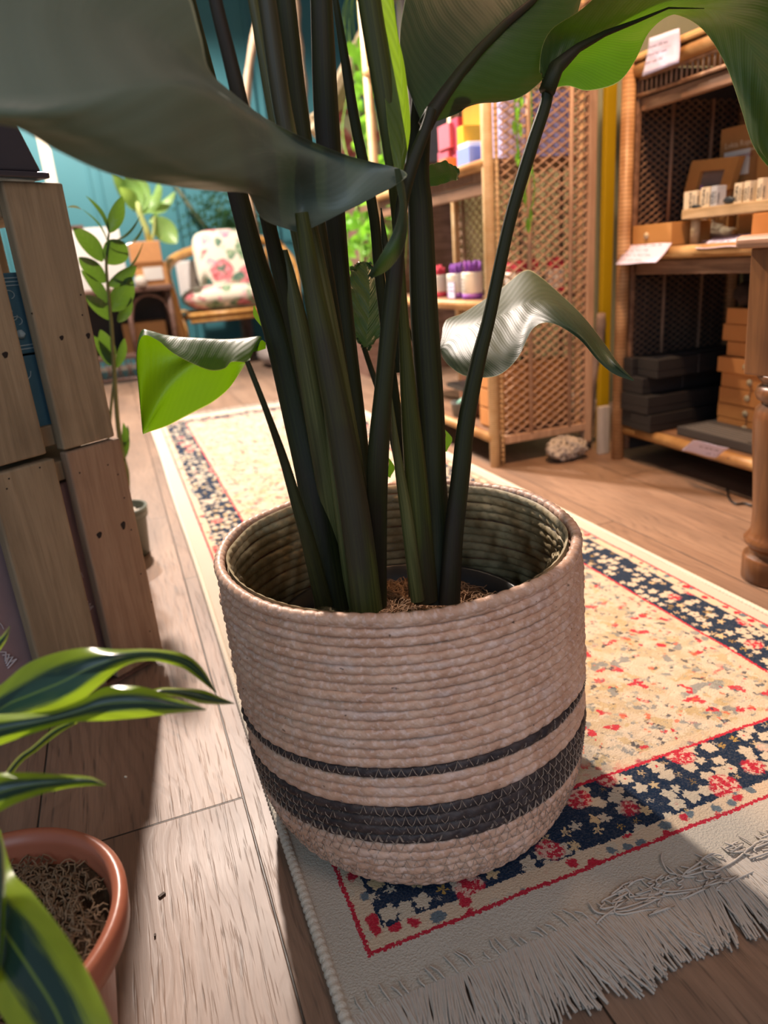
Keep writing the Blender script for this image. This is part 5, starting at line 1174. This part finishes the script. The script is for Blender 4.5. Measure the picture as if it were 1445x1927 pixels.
for b,tp_px,w_,ln,dy in [((262,400),(212,325),30,.1,-.05),((262,395),(238,320),34,.1,0),((268,395),(262,318),30,.2,.05),((262,402),(305,352),24,.5,0),((280,400),(330,360),22,.6,.05),((275,400),(300,335),20,.6,.1),((290,408),(333,458),42,.1,-.05),((262,398),(225,352),26,.3,-.08),((282,420),(296,400),14,.4,0)]:
    leaflet(cd,b,tp_px,w_,M_DIEF,dy,5.30,name='leaf',lean=ln,curv=.15)
T('stem',[ay(283,466,5.3),ay(290,430,5.3),ay(290,408,5.3)],.009,cd,P('pale_green_stem',(.42,.48,.16)))
pc=ay(266,532,5.17)
r=thing('candle_jar','small lit-looking cream candle jar on the side table in front of the cardboard box','candle',(pc.x,5.18,TZ)); MB().lathe([(.036,0),(.040,.004),(.040,.052),(.036,.055)],(pc.x,5.18,TZ),24).build('glass_jar',P('frosted_glass',(.70,.62,.55),rough=.3),r,smooth=True); MB().lathe([(.030,.055),(.032,.062),(.010,.068)],(pc.x,5.18,TZ),20).build('wax',M_CREAM,r,smooth=True)
pl=ay(150,430,5.45); pr_=ay(222,425,5.45)
r=thing('white_display_board','large bright white board leaning on the side table behind the leaflet plant','board',((pl.x+pr_.x)/2,5.5,TZ)); MB().bb((-.215,5.44,TZ),(pr_.x,5.46,pl.z)).build('panel',M_WHITE,r,bevel=.002)
MB().bb((-.215,5.435,pl.z),(-.06,5.465,pl.z+.02)).build('brown_edge',M_DARKRATTAN,r)
r=box_obj('cardboard_box','brown cardboard box with red and white label on the lower shelf of the side table','box',(.06,5.24,.181),(.34,5.5,.37),P('brown_cardboard',(.42,.22,.08)))
MB().bb((.23,5.236,.22),(.29,5.2395,.29)).build('printed_label',P('red_white_label',(.75,.42,.30)),r)
p=ay(95,310,5.6)
tag(MB().bb((p.x-.05,5.6,0),(p.x+.02,5.66,1.75)).build('white_post',M_CREAM,bevel=.004),'white upright post at the far left against the teal wall','post')
# wooden A-frame pole + fern
tag(MB().tube([ay(330,350,6.1),ay(372,410,6.1),ay(400,440,6.1)],.018,8).build('bamboo_cane',P('green_cane',(.08,.10,.06)),smooth=True),'dark slanting cane against the teal wall above the armchair','cane')
fn=thing('potted_fern','dark green feathery fern standing on a stool behind the armchair','fern',(1.02,6.05,0))
MB().lathe([(.10,.62),(.12,.63),(.15,.82),(.14,.82)],(1.02,6.05,0),20).build('pot_wall',M_GREYPOT,fn,smooth=True)
MB().lathe([(.14,0),(.14,.02),(.05,.04),(.05,.58),(.15,.60),(.15,.62)],(1.02,6.05,0),20).build('stool',M_DARKRATTAN,fn,smooth=True)
q=random.Random(31); g=MB()
for k in range(34):
    a=q.uniform(0,6.28); L=q.uniform(.28,.5); rise=q.uniform(.1,.42); prevp=None
    base=Vector((1.02,6.02,.82)); pts=[base+Vector((math.cos(a)*L*t,-abs(math.sin(a))*L*t*.6 if k%2 else math.sin(a)*.2*t,rise*math.sin(t*2.4))) for t in np.linspace(0,1,12)]
    for i in range(1,11):
        d=(pts[i+1]-pts[i-1]).normalized(); sd=d.cross(Vector((0,.9,.4))).normalized()
        for s_ in (1,-1):
            e=pts[i]+sd*s_*.055*(1-i/13)+d*.03; w_=d*.011; g.add([pts[i]-w_,pts[i]+w_,e+w_*.3,e-w_*.3],[(0,1,2,3)],[(0,0),(1,0),(1,1),(0,1)])
f_=g.build('fronds',M_FERN,fn,smooth=False); f_['kind']='stuff'
yl=ay(436,437,5.9); 
tag(MB().tube([ay(428,448,5.85),ay(436,438,5.85),ay(450,434,5.85),ay(470,440,5.85)],[.006,.022,.020,.006],8).build('yellow_feather',P('yellow_leaf',(.6,.62,.10)),smooth=True),'bright yellow curved leaf on the top rail of the armchair','leaf')
# branches against the wall
tag(MB().tube([V(p) for p in cr([tuple(p) for p in (Vector((1.20,5.0,0)),ay(500,560,5.0),ay(468,330,5.0),ay(463,215,5.0),ay(470,120,5.0),ay(490,20,5.0),ay(500,-80,5.0))],40)],[.026+.004*math.sin(i*.9) for i in range(40)],10).build('wooden_branch',M_DRIFT,smooth=True),'smooth pale wooden branch standing upright before the teal wall','branch')
tag(MB().tube([V(p) for p in cr([tuple(p) for p in (Vector((1.52,4.9,0)),ay(590,560,4.9),ay(578,300,4.9),ay(572,160,4.9),ay(560,40,4.9),ay(556,-80,4.9))],40)],[.020+.005*math.sin(i*1.4) for i in range(40)],8).build('wooden_branch',M_DRIFT,smooth=True),'knotty pale branch with small leaves seen between the tall plant stalks','branch')
# right-back: white/pale wall part, shelf beams, pothos
M_PALEWALL=P('pale_stone_wall',(.42,.36,.34),rough=.8)
struct(MB().bb((1.95,4.6,0),(3.6,4.7,2.8)),'wall_far_right',M_PALEWALL)
for k,(a_,b_,w_,lb) in enumerate([((635,195),(690,20),.05,'slanting pale timber of the wooden stand, upper one'),((628,205),(690,150),.035,'slanting pale timber of the wooden stand, lower one')]):
    tag(MB().tube([ay(a_[0]-40,a_[1]+60*(1-k*.6),4.2),ay(b_[0]+60,b_[1]-70*(1-k*.6),4.2)],w_,8).build('timber_beam',M_PALE,smooth=False),lb,'beam','timber beams behind the trailing plant')
cushion('floral_cushion','white floral cushion behind the trailing pothos leaves',tuple(ay(670,262,4.25)),(.20,.08,.15),((1,0,0),(0,1,0),(0,0,1)),M_FLORAL2)
MB().bb((1.35,4.0,.0),(1.95,4.5,ay(670,262,4.25).z-.16)).build('wooden_cabinet',M_DARKRATTAN); tag(bpy.data.objects['wooden_cabinet'],'dark cabinet behind the trailing pothos leaves','cabinet')
po=thing('trailing_pothos','bright green trailing pothos plant hanging behind the tall dark stalks','plant',(1.42,3.85,1.9))
pc=ay(700,-60,3.85)
MB().lathe([(.09,0),(.11,.01),(.13,.16),(.12,.16)],(pc.x,3.85,pc.z),24).build('hanging_pot',M_WHITE,po,smooth=True)
g=MB(); g.tube([(pc.x,3.85,pc.z+.15),(pc.x,3.85,2.8)],.004,5)
q=random.Random(44); leaves=[]
for k in range(12):
    x=650+q.uniform(-8,96); pts=[(pc.x+q.uniform(-.08,.08),3.85+q.uniform(-.05,.05),pc.z+.14)]+[tuple(ay(x+q.uniform(-12,12)+(i*3),i*85+q.uniform(-20,20),3.80+q.uniform(-.12,.12))) for i in range(0,7)]
    g.tube([V(p) for p in cr(pts,40)],.003,4)
    for i in range(1,8):
        if i<len(pts): leaves.append(pts[i])
g.build('vines',P('vine_green',(.2,.4,.06)),po,smooth=True)
g=MB()
for k in range(210):
    py=q.uniform(70,560); px=q.uniform(640,752)
    if py<330 and px<668: continue
    if 200<py<300 and q.random()<.6: continue
    p=ay(px,py,3.80+q.uniform(-.18,.14)); a=q.uniform(-.9,.9); L=q.uniform(.05,.085); t=Vector((math.sin(a),q.uniform(-.5,.5),-math.cos(a))).normalized(); sd=t.cross(Vector((q.uniform(-.5,.5),1,q.uniform(-.3,.3)))).normalized(); nr=sd.cross(t); rows=[]
    for i in range(8):
        f=i/7; hw=L*.42*math.sin(PI*min(1,f**.6*.97+.03)); rows.append([p+t*L*f+nr*(.015*math.sin(PI*f))+sd*hw*s_+nr*(.12*hw*abs(s_)) for s_ in (-1,-.5,0,.5,1)])
    g.grid(rows)
f_=g.build('foliage',M_POTHOS,po,smooth=True); f_['kind']='stuff'
